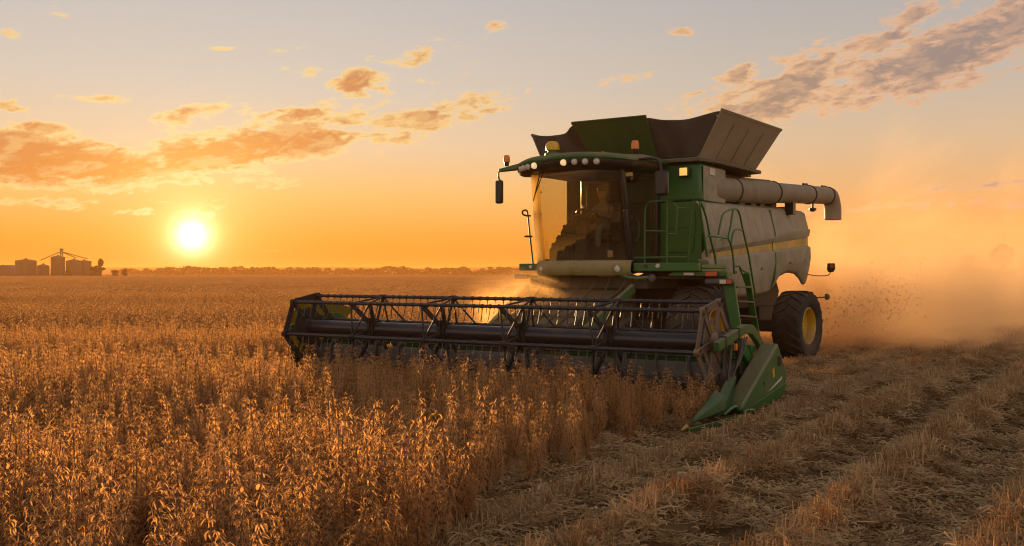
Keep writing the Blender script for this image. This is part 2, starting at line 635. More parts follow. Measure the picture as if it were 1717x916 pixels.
# ---- grain tank --------------------------------------------------------
b = MB()
b.hexa([(-5.95, -1.45, 3.405), (-4.62, -.75, 3.405), (-4.62, 1.9, 3.405), (-5.95, 1.9, 3.405), (-5.95, -1.5, 4.16), (-4.70, -.8, 4.16), (-4.70, 1.86, 4.16), (-5.95, 1.86, 4.16)])
gt = b.build('grain_tank', GREEN, comb, bevel=.05)
b = MB()
b.hexa([(-8.4, -1.4, 3.49), (-5.96, -1.4, 3.42), (-5.96, 1.35, 3.42), (-8.4, 1.35, 3.49), (-8.2, -1.6, 4.15), (-5.96, -1.6, 4.15), (-5.96, 1.5, 4.15), (-8.2, 1.5, 4.15)])
b.build('tank_hopper', TANK, gt, bevel=.02)
b = MB()
b.prism([(-4.55, -1.92, 4.165), (-4.55, 1.9, 4.165), (-5.2, 2.06, 4.165), (-7.65, 2.06, 4.165), (-7.8, 1.7, 4.165), (-8.3, 1.6, 4.165), (-8.3, -1.92, 4.165)], (0, 0, .07))
b.build('tank_rim', TANK, gt, bevel=.012)
b = MB()
b.box((-5.90, 1.895, 3.42), (-4.75, 1.91, 4.10))
b.build('tank_side_sheet', PANEL, gt, bevel=.006)
b = MB(); b.box((-5.02, 1.911, 3.93), (-5.3, 1.93, 4.08)); b.build('reflector', DECAL, gt, bevel=.006)
# flaps (thick sheets with folded edges)


def flap(pts, name='tank_flap', mat=TANK, th=.03, ribs=True):
    p = [Vector(q) for q in pts]
    n = (p[1] - p[0]).cross(p[3] - p[0]).normalized() * th
    b = MB(); b.prism(p, n)
    o = b.build(name, mat, gt, bevel=.008)
    if ribs:
        r = MB()
        a0, a1 = p[0].lerp(p[3], .86) - n * .3, p[1].lerp(p[2], .86) - n * .3
        r.beam(a0, a1, .05, .05, n)
        a0, a1 = p[3] + n * .5, p[2] + n * .5
        r.beam(a0, a1, .06, .05, n)
        r.build('flap_rib', mat, o, bevel=.006)
    return o


def flap_parts(o, pts, n_h, mat):
    p = [Vector(q) for q in pts]
    n = (p[1] - p[0]).cross(p[3] - p[0]).normalized()
    for sgn in (1,):
        for k in range(n_h):
            a = (k + .5) / n_h
            c = p[0].lerp(p[1], a)
            for off in (-.035, .05):
                b = MB()
                q = c + n * off
                d = (p[1] - p[0]).normalized()
                b.tube([q - d * .09, q + d * .09], .022, 8)
                b.build('hinge', BLACK, o)
    for k in range(1, 4):
        a = k / 4
        for off in (-.012, .042):
            b = MB()
            b.beam(p[0].lerp(p[1], a).lerp(p[3].lerp(p[2], a), .06) + n * off, p[0].lerp(p[1], a).lerp(p[3].lerp(p[2], a), .82) + n * off, .03, .02, n)
            b.build('stiffener', mat, o, bevel=.004)


FF = [(-4.62, -.40, 4.24), (-4.62, 1.02, 4.24), (-4.30, .90, 5.08), (-4.30, -.78, 5.08)]
RF = [(-4.55, 1.88, 4.24), (-7.50, 1.95, 4.24), (-7.85, 2.42, 5.12), (-4.55, 2.34, 5.12)]
LF = [(-7.5, -1.85, 4.24), (-4.62, -1.60, 4.24), (-4.85, -2.08, 5.0), (-7.9, -2.4, 5.05)]
BF = [(-8.1, 1.5, 4.24), (-8.1, -1.6, 4.24), (-8.7, -1.9, 4.98), (-8.7, 1.8, 4.98)]
flap_parts(flap(FF, mat=FLAPG), FF, 3, FLAPG); flap_parts(flap(RF, mat=FLAPR), RF, 4, FLAPR); flap(LF); flap(BF)


def tarp(a, b_, c, d, sag):
    rows = []
    n = 9
    A, B, Cc, D = (Vector(q) for q in (a, b_, c, d))
    mid = Vector((-6.2, 0, 4.6))
    for i in range(n):
        s = i / (n - 1)
        row = []
        for j in range(n):
            q = -.035 + 1.07 * j / (n - 1)
            p = A.lerp(B, q).lerp(D.lerp(Cc, q), s)
            k = max(0., math.sin(math.pi * q)) * (.35 + .65 * s)
            p += (mid - p).normalized() * sag * k + Vector((0, 0, -.07 * math.sin(math.pi * q) * s))
            p += (mid - p).normalized() * .045 * math.sin(q * 15 + s * 5) * max(0., math.sin(math.pi * q)) - (mid - p).normalized() * .10 * max(0., 1 - abs(q - .5) * 5) * s * (1 - s) * 4 + (mid - p).normalized() * .03
            row.append(p)
        rows.append(row)
    m_ = MB(); m_.grid(rows)
    return m_.build('corner_canvas', CANVAS, gt, solid=.012, sharp=80, sub=1)


tarp(FF[1], RF[0], RF[3], FF[2], .16)
tarp(LF[1], FF[0], FF[3], LF[2], .16)
tarp(BF[0], RF[1], RF[2], BF[3], .15)
tarp(LF[0], BF[1], BF[2], LF[3], .15)
b = MB()
b.box((-4.60, 1.46, 3.87), (-4.55, 1.68, 4.08))
wl = b.build('work_lamp', BLACK, gt, bevel=.015)
b = MB(); b.box((-4.55, 1.49, 3.90), (-4.537, 1.65, 4.05)); b.build('lens', LAMP_AMB, wl, bevel=.01)

# ---- unloading auger ------------------------------------------------------
A0, A1 = Vector((-5.7, 1.72, 3.70)), Vector((-12.25, 2.22, 3.98))
ad = (A1 - A0).normalized()
b = MB()
b.tube([A0 - ad * .35 + Vector((0, -.25, -.1)), A0 - ad * .1, A0 + ad * .12, A0.lerp(A1, .45), A0.lerp(A1, .452), A1], [.24, .27, .27, .255, .235, .215], 24)
ua = b.build('unloading_auger', AUGER, comb, sharp=50)
for k, rr in ((.13, .28), (.45, .272), (.79, .24), (.985, .235)):
    c = A0.lerp(A1, k)
    b = MB(); b.tube([c - ad * .02, c + ad * .02], rr, 24)
    b.build('clamp_ring', STEEL, ua)
b = MB()
b.tube(smooth_path([A1 - ad * .05, A1 + ad * .16, A1 + ad * .26 + Vector((0, 0, -.14)), A1 + ad * .30 + Vector((0, .02, -.32)), A1 + ad * .30 + Vector((0, .02, -.62))], 2),
       .205, 20, caps=False)
b.build('spout', AUGER, ua, solid=.02, sharp=50)
b = MB()
c = A0.lerp(A1, .84)
b.tube([c + Vector((0, 0, -.2)), c + Vector((0, 0, -.33))], .025, 8)
b.lathe([(0, 0), (.05, .01), (.09, .05), (.09, .09), (0, .1)], c + Vector((0, 0, -.42)), (0, 0, 1), 12)
b.build('auger_lamp', BLACK, ua)
b = MB()
c = A0.lerp(A1, .62)
b.box((c.x - .1, c.y - .1, c.z - .5), (c.x + .1, c.y + .1, c.z - .2))
b.build('auger_cradle', BLACK, ua)
b = MB()
c0, c1 = A0.lerp(A1, .18) + Vector((0, 0, .26)), A0.lerp(A1, .42) + Vector((0, 0, .255))
b.beam(c0, c1, .12, .05)
b.build('auger_bracket', BLACK, ua, bevel=.01)
for k, q in ((.74, .25), (.93, .23)):
    c0 = A0.lerp(A1, k) + Vector((0, 0, q))
    b = MB(); b.beam(c0, c0 + ad * .3, .05, .045)
    b.build('auger_bracket', BLACK, ua, bevel=.01)

# ---- cab --------------------------------------------------------------------
cab = empty('cab', (0, 0, 0), 0, comb)


def arc(v, bulge=.17, half=1.02):
    return bulge * (1 - (v / half) ** 2)


rows = []
for i in range(9):
    s = i / 8
    z = 2.235 + 1.75 * s
    rows.append([(-3.42 + .30 * s + arc(v) * (1 - .25 * s) + .05 * math.sin(math.pi * s), v * (1 - .045 * s), z) for v in [-.93 + 1.86 * j / 14 for j in range(15)]])
b = MB(); b.grid(rows); b.build('windshield', WINDSHIELD, cab, sharp=60)
for sd, mat in ((1, BLACK), (-1, BRIGHT)):
    b = MB()
    w = .045 if sd > 0 else .075
    pts = [(-3.44, sd * .99, 2.2), (-3.25, sd * .97, 3.2), (-3.12, sd * .945, 4.0)]
    for a, c in zip(pts, pts[1:]):
        b.beam(a, c, w * 2, .10, (1, 0, 0))
    b.build('front_pillar', mat, cab, bevel=.02)
    b = MB()
    b.beam((-4.58, sd * 1.0, 2.2), (-4.56, sd * .98, 4.02), .09, .13, (1, 0, 0))
    b.build('rear_pillar', BLACK, cab, bevel=.015)
    b = MB()
    b.grid([[(-3.46, sd * 1.02, 2.28), (-4.52, sd * 1.02, 2.28)], [(-3.16, sd * .975, 3.96), (-4.52, sd * .99, 3.96)]])
    b.build('side_window', SIDEGLASS, cab)
    b = MB()
    b.beam((-3.42, sd * 1.02, 2.24), (-4.58, sd * 1.02, 2.24), .08, .08)
    b.build('sill', BLACK, cab, bevel=.01)
b = MB()
b.tube(smooth_path([(-3.52, 1.06, 3.05), (-3.56, 1.10, 2.95), (-3.56, 1.10, 2.7), (-3.52, 1.06, 2.6)], 1), .014, 6)
b.build('door_handle', BLACK, cab)
for z_ in (3.78, 3.05):
    b = MB(); b.box((-3.40, 1.0, z_ - .04), (-3.30, 1.05, z_ + .04)); b.build('hinge', BLACK, cab, bevel=.01)
# rear wall, floor
b = MB()
b.box((-4.62, -.62, 2.2), (-4.56, .96, 3.98))
b.build('rear_wall', INTERIOR, cab)
b = MB(); b.box((-4.6, -.97, 2.12), (-3.42, .97, 2.2)); b.build('cab_floor', INTERIOR, cab)
# front trim below the windshield
def trim_row(z, o):
    return [(-3.42 + o + arc(v, .19, 1.1), v, z) for v in [-1.02 + 2.06 * j / 16 for j in range(17)]]
b = MB()
b.grid([[(p[0] - .16, p[1], p[2]) for p in trim_row(2.225, 0)], trim_row(2.235, .0), trim_row(2.215, .05), trim_row(2.12, .085), trim_row(2.03, .075), trim_row(1.965, .03), [(p[0] - .16, p[1], p[2]) for p in trim_row(1.95, .0)]])
tp = b.build('front_trim', TRIM, cab, solid=.02, sharp=40)
b = MB(); cvv = .02
b.lathe([(.0, .0), (.045, .004), (.062, .010), (.068, .004), (.07, -.01)], (-3.42 + .082 + .19, cvv, 2.085), (1, 0, 0), 20)
b.build('round_emblem', TRIM, tp)
b = MB()
b.lathe([(0, .02), (.05, .016), (.07, 0)], (-3.42 + .078 + arc(.80, .19, 1.1), .80, 2.085), (1, .35, 0), 14)
b.build('trim_lamp', LAMP_OFF, tp)
b = MB()
b.lathe([(0, .02), (.04, .016), (.06, 0)], (-3.42 + .078 + arc(-.9, .19, 1.1), -.9, 2.085), (1, -.35, 0), 14)
b.build('trim_lamp', LAMP_OFF, tp)
# roof
def roof_out(k, z, du=0.):
    pts = []
    for j in range(25):
        v = -1.40 + 2.62 * j / 24
        f = 1 - abs((v + .09) / 1.33) ** 3.2
        dip = .09 * math.exp(-((v + .55) / .16) ** 2)
        pts.append(Vector((-3.12 + du + .42 * f - dip, v, z + .03 * f - .035 * abs(v + .09) ** 2)))
    pts += [Vector((-3.6, 1.26, z)), Vector((-4.2, 1.25, z)), Vector((-4.72, 1.2, z)), Vector((-4.72, -1.2, z)), Vector((-4.2, -1.25, z)), Vector((-3.6, -1.36, z))]
    c = Vector((-3.8, -.05, z))
    return [c + (p - c) * k + Vector((0, 0, p.z - z) if False else (0, 0, 0)) for p in pts]
def loft(loops, name, mat, parent, **kw):
    b = MB()
    n = len(loops[0])
    vs = [p for l in loops for p in l]
    fs = [(i * n + j, i * n + (j + 1) % n, (i + 1) * n + (j + 1) % n, (i + 1) * n + j) for i in range(len(loops) - 1) for j in range(n)]
    fs.append(tuple(range(n))[::-1]); fs.append(tuple(range((len(loops) - 1) * n, len(loops) * n)))
    b.add(vs, fs)
    return b.build(name, mat, parent, **kw)
roof = loft([roof_out(.985, 4.125), roof_out(1.0, 4.15), roof_out(.99, 4.20), roof_out(.93, 4.245), roof_out(.72, 4.275), roof_out(.3, 4.285)], 'cab_roof', GREEN_D, cab, sharp=50)
lb = loft([roof_out(.88, 3.955), roof_out(.93, 3.99), roof_out(.965, 4.06), roof_out(.965, 4.128)], 'light_bar', BLACK, cab, sharp=40)
def roof_u(v, k=.965):
    vv = (v + .05) / k - .05
    f = 1 - abs((vv + .09) / 1.33) ** 3.2
    return -3.8 + (-3.12 + .42 * f - .09 * math.exp(-((vv + .55) / .16) ** 2) + 3.8) * k
for i, (v, on) in enumerate(((-1.17, 0), (-1.06, 0), (-.93, 0), (-.77, 1), (-.08, 1), (.16, 0), (.38, 0), (.60, 0))):
    b = MB()
    zz = 4.085 - .03 * (v + .09) ** 2
    b.lathe([(.0, .045), (.04, .04), (.056, .028), (.062, .0), (.062, -.05)], (roof_u(v) - .005, v, zz), (1, .25 * v, -.12), 18)
    b.build('roof_lamp', LAMP_ON if on else LAMP_OFF, cab)
# beacons
def beacon(u, v, z, r, h, mat, name='beacon'):
    b = MB(); b.lathe([(r * .75, 0), (r * .7, -h * .4), (r * .6, -h * .5)], (u, v, z), (0, 0, 1), 14)
    o = b.build(name, BLACK, cab)
    b = MB(); b.lathe([(r, 0), (r * 1.02, h * .35), (r * .95, h * .7), (r * .7, h * .93), (0, h)], (u, v, z), (0, 0, 1), 18)
    b.build('lens', mat, o)
    return o
beacon(-3.45, 1.07, 4.335, .075, .17, AMBER)
beacon(-3.15, -1.63, 4.22, .065, .15, AMBER)
b = MB(); b.lathe([(.16, 0), (.15, .1), (.10, .13), (.10, .2)], (-3.25, -.62, 4.24), (0, 0, 1), 18)
rc = b.build('receiver_mount', GREEN, cab)
b = MB(); b.lathe([(.135, 0), (.14, .05), (.13, .12), (.09, .17), (0, .185)], (-3.25, -.62, 4.40), (0, 0, 1), 20)
b.build('receiver_dome', DOME, rc)
b = MB(); b.tube([(-3.6, .3, 4.26), (-3.6, .3, 4.36)], .02, 6); b.build('roof_aerial', AMBER, cab)
# mirrors
b = MB()
b.hexa([(-3.25, -1.2, 4.06), (-2.95, -1.2, 4.06), (-2.95, -1.2, 4.16), (-3.25, -1.2, 4.16), (-3.18, -1.78, 4.03), (-3.08, -1.78, 4.03), (-3.08, -1.78, 4.09), (-3.18, -1.78, 4.09)])
b.tube(smooth_path([(-3.13, -1.75, 4.06), (-3.13, -1.82, 4.03), (-3.15, -1.82, 3.9), (-3.15, -1.78, 3.86)], 1), .02, 6)
mm = b.build('mirror_arm', GREEN_D, cab, bevel=.01)
b = MB(); b.box((-3.22, -1.90, 3.40), (-3.12, -1.74, 3.87)); b.build('mirror', BLACK, mm, bevel=.035)
b = MB()
b.tube(smooth_path([(-3.3, 1.2, 4.12), (-3.25, 1.55, 4.12), (-3.22, 1.68, 4.05), (-3.24, 1.70, 3.85)], 2), .025, 8)
mm = b.build('mirror_arm', BLACK, cab)
b = MB(); b.box((-3.32, 1.57, 3.42), (-3.20, 1.83, 3.87)); b.build('mirror', BLACK, mm, bevel=.04)
# wipers
b = MB()
b.tube([(-2.93, -.70, 3.97), (-3.12, -.98, 3.42)], .012, 6)
b.tube([(-2.92, -.62, 3.97), (-3.06, -.90, 3.55)], .010, 6)
b.build('wiper', BLACK, cab)
b = MB()
b.box((-3.335, .55, 2.30), (-3.33, .66, 2.43))
b.build('sticker', DECAL, cab)
# interior: seat, column, wheel, console
b = MB()
b.box((-4.45, -.30, 2.62), (-3.95, .26, 2.80)); b.box((-4.53, -.30, 2.72), (-4.38, .26, 3.42)); b.box((-4.52, -.16, 3.42), (-4.42, .12, 3.66))
b.box((-4.4, -.2, 2.2), (-4.1, .16, 2.62))
b.build('seat', SEATM, cab, bevel=.05)
b = MB()
b.hexa([(-3.72, -.32, 2.2), (-3.52, -.32, 2.2), (-3.52, -.06, 2.2), (-3.72, -.06, 2.2), (-3.84, -.28, 3.02), (-3.70, -.28, 3.02), (-3.70, -.10, 3.02), (-3.84, -.10, 3.02)])
b.tube([(-3.78, -.19, 3.0), (-3.86, -.19, 3.14)], .03, 8)
b.build('steering_column', INTERIOR, cab, bevel=.03)
b = MB()
ring = []
cc = Vector((-3.87, -.19, 3.15)); ax = Vector((-.5, 0, .85)).normalized(); e1 = Vector((0, 1, 0)); e2 = ax.cross(e1)
ring = [cc + (e1 * math.cos(2 * math.pi * k / 24) + e2 * math.sin(2 * math.pi * k / 24)) * .215 for k in range(25)]
b.tube(ring, .019, 8, caps=False)
for a in (90, 210, 330):
    b.tube([cc - ax * .03, cc + (e1 * math.cos(rad(a)) + e2 * math.sin(rad(a))) * .21], .012, 6)
b.build('steering_wheel', BLACK, cab)
b = MB()
zc = 3.16
for k in range(12):
    b.box((-4.42 + .075 * k, -.92 + .02 * (k % 3), 2.2), (-4.36 + .075 * k, -.5 - .03 * (k % 2), zc))
    zc -= (.05, .09, .03, .08)[k % 4]
b.box((-4.1, -.62, 2.95), (-4.0, -.45, 3.25))
b.build('console', INTERIOR, cab, bevel=.03)
b = MB(); b.hexa([(-3.72, .42, 2.98), (-3.70, .42, 2.98), (-3.62, .66, 2.98), (-3.64, .66, 2.98), (-3.74, .42, 3.18), (-3.72, .42, 3.18), (-3.64, .66, 3.18), (-3.66, .66, 3.18)])
b.tube([(-3.9, .55, 2.72), (-3.70, .54, 3.0)], .018, 6)
b.build('screen', BLACK, cab, bevel=.01)
b = MB(); b.box((-4.40, .36, 2.62), (-3.85, .56, 2.86)); b.box((-4.4, .40, 2.2), (-4.0, .54, 2.62)); b.tube([(-3.9, .46, 2.86), (-3.88, .45, 3.02)], .022, 8)
b.build('armrest', INTERIOR, cab, bevel=.03)
b = MB(); b.box((-4.6, -.96, 3.90), (-3.3, .96, 3.955)); b.box((-3.5, -.3, 3.80), (-3.35, .3, 3.90)); b.build('head_lining', INTERIOR, cab, bevel=.02)
b = MB()
for q in ((-.58, 2.6, .92, 2.66), (-.58, 3.84, .92, 3.9), (-.58, 2.66, -.52, 3.84), (.86, 2.66, .92, 3.84)):
    b.box((-4.555, q[0], q[1]), (-4.53, q[2], q[3]))
b.build('rear_frame', BLACK, cab, bevel=.006)
b = MB(); b.box((-4.56, -.97, 2.25), (-4.44, -.72, 3.98)); b.build('cab_cabinet', INTERIOR, cab, bevel=.02)

for sd in (1,):  # added dark sheet, shuts out the bright sky seen below the platform
    b = MB()
    pr = [(-5.25, 1.25), (-5.2, 1.6), (-4.95, 1.86), (-4.6, 1.98), (-4.0, 1.98), (-3.62, 1.90)]
    b.grid([[(u, sd * v, z) for u, z in pr] for v in (.98, 2.36)])
    b.build('sky_gap_sheet', AXLE, comb, solid=.03)
# ---- platform, lamps, rails ---------------------------------------------------
b = MB()
b.box((-3.52, 1.05, 2.03), (-3.40, 2.36, 2.19))
b.box((-4.7, 1.05, 2.08), (-3.521, 2.38, 2.16))
b.box((-4.7, 2.30, 2.02), (-3.521, 2.385, 2.079))
pf = b.build('platform', GREEN, comb, bevel=.015)
b = MB()
b.hexa([(-3.75, 1.7, 1.94), (-3.5, 1.7, 1.94), (-3.5, 2.86, 1.94), (-3.75, 2.86, 1.94), (-3.75, 1.8, 2.025), (-3.5, 1.8, 2.025), (-3.5, 2.86, 2.025), (-3.75, 2.86, 2.025)])
b.build('lamp_beam', GREEN, pf, bevel=.012)
def lamp(lo, hi, mat, parent, frame=BLACK, nm='lamp'):
    m_ = MB(); m_.box(lo, (hi[0] - .015, hi[1], hi[2])); o = m_.build(nm, frame, parent, bevel=.012)
    m_ = MB(); m_.box((hi[0] - .014, lo[1] + .012, lo[2] + .012), (hi[0], hi[1] - .012, hi[2] - .012)); m_.build('lens', mat, o, bevel=.006)
    return o
lamp((-3.50, 2.03, 1.945), (-3.46, 2.26, 2.02), LAMP_OFF, pf, GREY, 'side_lamp')
lamp((-3.50, 2.46, 1.93), (-3.44, 2.70, 2.035), REDLENS, pf, BLACK, 'turn_signal')
b = MB(); b.box((-3.62, 2.44, 1.79), (-3.46, 2.98, 1.90)); hl = b.build('headlight', GREY, pf, bevel=.035)
b = MB(); b.box((-3.459, 2.74, 1.81), (-3.447, 2.86, 1.88)); b.build('reflector', LAMP_OFF, hl)
b = MB(); b.box((-3.459, 2.875, 1.81), (-3.447, 2.955, 1.88)); b.build('lens', REDLENS, hl)
b = MB(); b.lathe([(0, .03), (.035, .025), (.045, 0), (.045, -.02)], (-3.39, 1.56, 2.13), (1, 0, 0), 14); b.build('round_lamp', LAMP_OFF, pf)
b = MB(); b.box((-3.405, 1.28, 2.09), (-3.396, 1.36, 2.16)); b.build('latch', BLACK, pf)
b = MB(); b.lathe([(0, .05), (.05, .045), (.075, .02), (.06, -.06), (.02, -.09)], (-3.36, 1.46, 1.90), (1, .1, 0), 14); b.build('round_lamp', GREY, pf)
b = MB(); b.tube(smooth_path([(-3.45, .72, 1.96), (-3.30, .95, 1.92), (-3.30, 1.2, 1.89), (-3.38, 1.38, 1.92)], 2), [.03, .035, .04, .05, .06, .06, .05, .045, .04, .035, .03, .025, .02, .02][:14] if False else .035, 8)
b.build('lower_guard', GREEN_D, pf)


def rail(pts, parent, r=.016, it=2, mat=GREEN, nm='handrail'):
    m_ = MB()
    for p in (pts if isinstance(pts[0][0], (tuple, list)) else [pts]):
        m_.tube(smooth_path(p, it) if len(p) > 2 and it else p, r, 8)
    return m_.build(nm, mat, parent)


rail([[(-3.46, 1.26, 2.19), (-3.46, 1.26, 2.9), (-3.46, 1.27, 3.22), (-3.46, 1.33, 3.33), (-3.46, 1.5, 3.335), (-3.46, 1.80, 3.325), (-3.46, 1.93, 3.22), (-3.46, 1.92, 3.05), (-3.46, 1.89, 2.74)],
      [(-3.46, 1.26, 2.79), (-3.46, 1.72, 2.77)], [(-3.46, 1.72, 3.335), (-3.46, 1.71, 2.19)], [(-3.46, 1.72, 2.72), (-3.46, 1.89, 2.72)], [(-3.46, 1.05, 2.29), (-3.46, 2.1, 2.29)]], pf)
rail([[(-3.9, 2.05, 3.38), (-3.9, 1.98, 2.8), (-3.9, 1.94, 2.16)], [(-3.9, 1.98, 2.74), (-3.8, 2.28, 2.71)], [(-3.85, 2.0, 3.2), (-3.5, 1.9, 3.2)]], pf, .013, 0)
rail([[(-3.9, 2.32, 2.3), (-3.72, 2.32, 2.75), (-3.56, 2.32, 3.2), (-3.56, 2.32, 3.3), (-3.64, 2.32, 3.26), (-3.85, 2.32, 3.06), (-4.05, 2.32, 2.65), (-4.30, 2.32, 2.32), (-4.34, 2.32, 2.14)]], pf, .02)
rail([[(-4.1, 2.46, 2.72), (-4.22, 2.46, 2.95), (-4.32, 2.46, 3.10), (-4.5, 2.46, 3.17), (-4.87, 2.46, 3.24), (-5.12, 2.46, 3.24), (-5.25, 2.46, 3.12), (-5.40, 2.46, 2.85), (-5.73, 2.46, 2.38), (-5.9, 2.46, 2.0), (-6.15, 2.46, 1.5)],
      [(-4.87, 2.46, 3.24), (-4.72, 2.46, 2.85), (-4.58, 2.46, 2.66), (-4.76, 2.46, 2.55), (-4.88, 2.46, 2.28), (-4.93, 2.46, 1.98)],
      [(-4.76, 2.46, 2.55), (-4.86, 2.46, 2.78), (-5.0, 2.46, 2.85), (-5.36, 2.46, 2.85)], [(-3.72, 2.42, 2.68), (-4.58, 2.46, 2.66)],
      [(-4.88, 2.46, 2.14), (-5.2, 2.46, 2.14), (-5.36, 2.46, 2.05), (-5.75, 2.46, 2.0)], [(-5.2, 2.46, 2.14), (-5.45, 2.5, 1.8), (-5.72, 2.5, 1.5), (-6.1, 2.5, .9)]], pf, .019, 1)
# ladder
lad = empty('ladder', (0, 0, 0), 0, comb)
b = MB()
b.prism([(-3.66, 2.70, 1.84), (-3.66, 2.93, 1.86), (-3.66, 3.06, 1.0), (-3.66, 2.90, .90)], (-.06, 0, 0))
b.build('stringer', GREEN, lad, bevel=.01)
b = MB()
b.beam((-4.72, 2.78, 2.0), (-5.32, 2.8, .62), .05, .12, (0, 1, 0))
b.build('stringer', GREEN, lad, bevel=.01)
for k in range(4):
    a = .12 + .27 * k
    p0 = Vector((-3.73, 2.90 + .1 * a, 1.86 - .95 * a)); p1 = Vector((-4.72, 2.78, 2.0)).lerp(Vector((-5.32, 2.8, .62)), .1 + a * .78)
    b = MB(); b.beam(p0, p1, .12, .035)
    b.build('step', GREY, lad, bevel=.008)
# left side step, rails and lamps
b = MB(); b.box((-3.55, -1.50, 2.05), (-3.40, -1.03, 2.19)); b.box((-4.5, -1.5, 2.08), (-3.56, -1.04, 2.16))
pl = b.build('step_platform', GREEN_D, comb, bevel=.015)
b = MB(); b.lathe([(0, .03), (.03, .025), (.04, 0)], (-3.40, -1.22, 2.12), (1, 0, 0), 12); b.build('round_lamp', LAMP_OFF, pl)
b = MB(); b.hexa([(-3.55, -1.62, 1.88), (-3.40, -1.62, 1.88), (-3.40, -1.34, 1.89), (-3.55, -1.34, 1.89), (-3.55, -1.62, 1.98), (-3.40, -1.62, 1.98), (-3.40, -1.30, 1.97), (-3.55, -1.30, 1.97)])
b.build('marker_lamp', GREY, pl, bevel=.02)
rail([[(-3.6, -1.34, 3.16), (-3.55, -1.42, 3.16), (-3.5, -1.48, 3.19), (-3.5, -1.48, 3.26), (-3.5, -1.38, 3.28), (-3.48, -1.34, 3.2), (-3.46, -1.27, 2.7), (-3.46, -1.2, 2.19)],
      [(-3.46, -1.28, 2.74), (-3.46, -1.4, 2.74), (-3.55, -1.42, 2.74), (-3.6, -1.3, 2.74)]], pl, .018, 1, BLACK)
rail([[(-3.5, -1.03, 3.62), (-3.5, -1.10, 3.6), (-3.5, -1.18, 3.4), (-3.5, -1.18, 2.9), (-3.5, -1.10, 2.68), (-3.5, -1.03, 2.66)], [(-3.5, -1.06, 2.7), (-3.5, -1.02, 2.2)]], pl, .016, 1, BLACK)
rail([[(-3.4, -.62, 1.96), (-3.3, -.85, 1.92), (-3.25, -1.02, 1.88), (-3.27, -1.12, 1.87), (-3.3, -1.06, 1.84), (-3.3, -.98, 1.86)]], pl, .016, 2, GREEN_D, 'tie_loop')
# lamp on a wire arm at the rear
b = MB(); b.tube(smooth_path([(-11.2, 1.95, 1.98), (-11.2, 2.2, 1.93), (-11.2, 2.5, 1.93), (-11.2, 2.56, 1.98), (-11.2, 2.58, 2.04)], 2), .012, 6)
ra = b.build('lamp_arm', BLACK, comb)
b = MB(); b.prism([(-11.23, 2.52, 2.02), (-11.23, 2.64, 2.02), (-11.23, 2.69, 2.10), (-11.23, 2.68, 2.24), (-11.23, 2.50, 2.24), (-11.23, 2.49, 2.10)], (.06, 0, 0))
rl = b.build('rear_marker', BLACK, ra, bevel=.012)
b = MB(); b.box((-11.168, 2.58, 2.13), (-11.155, 2.66, 2.21)); b.build('lens', REDLENS, rl)

# =================================================================== HEADER
RZ, RR = 1.0, .61
b = MB()
b.tube([(0, -3.9, RZ), (0, 3.9, RZ)], .128, 28)
reel = b.build('reel', TUBE, comb, sharp=50)
ANG = [110, 50, -10, -70, -130, 170]
BP = [(RR * math.cos(rad(a)), RZ + RR * math.sin(rad(a))) for a in ANG]
for (u, z) in BP:
    b = MB()
    b.tube([(u, -3.97, z), (u, 3.97, z)], .029, 10)
    n = 50
    for k in range(n):
        v = -3.85 + 7.7 * k / (n - 1) + rnd.uniform(-.012, .012)
        b.tube([(u, v - .018, z), (u, v + .018, z)], .037, 8)
        bend = rnd.uniform(-.02, .02)
        b.tube([(u, v, z - .02), (u + .02, v + bend * .3, z - .13), (u + .055, v + bend, z - .25)], .009, 4)
    b.build('reel_bat', TUBE, reel, sharp=50)


def spider(v):
    b = MB()
    b.tube([(0, v - .07, RZ), (0, v + .07, RZ)], .165, 20)
    # hub plate with three pairs of lugs
    pl = []
    for k in range(12):
        a = rad(ANG[1] + k * 30)
        r = .27 if k % 4 in (0,) else (.19 if k % 2 == 0 else .21)
        pl.append((r * math.cos(a), v - .015, RZ + r * math.sin(a)))
    b.prism(pl, (0, .03, 0))
    for k in (1, 3, 5):
        (u, z) = BP[k]
        d = Vector((u, 0, z - RZ)).normalized()
        for s in (-1, 1):
            b.beam(Vector((0, v + s * .05, RZ)) + d * .13, Vector((u, v + s * .21, z)) - d * .02, .085, .03, (0, 1, 0))
            # link rods to the two neighbouring bats
        for kk in ((k + 1) % 6, (k - 1) % 6):
            (u2, z2) = BP[kk]
            for s in (-1, 1):
                b.tube([(u, v + s * .21, z), (u2, v, z2)], .017, 6)
    for k in (0, 2, 4):
        (u, z) = BP[k]
        d = Vector((u, 0, z - RZ)).normalized()
        b.beam(Vector((0, v, RZ)) + d * .13, Vector((u, v, z)) - d * .01, .05, .02, (0, 1, 0))
        b.lathe([(.045, -.04), (.045, .04)], (u, v, z), (0, 1, 0), 10)
    return b.build('reel_spider', STEEL, reel, bevel=.004)


for v in (-2.36, -.79, .79, 2.37):
    spider(v)


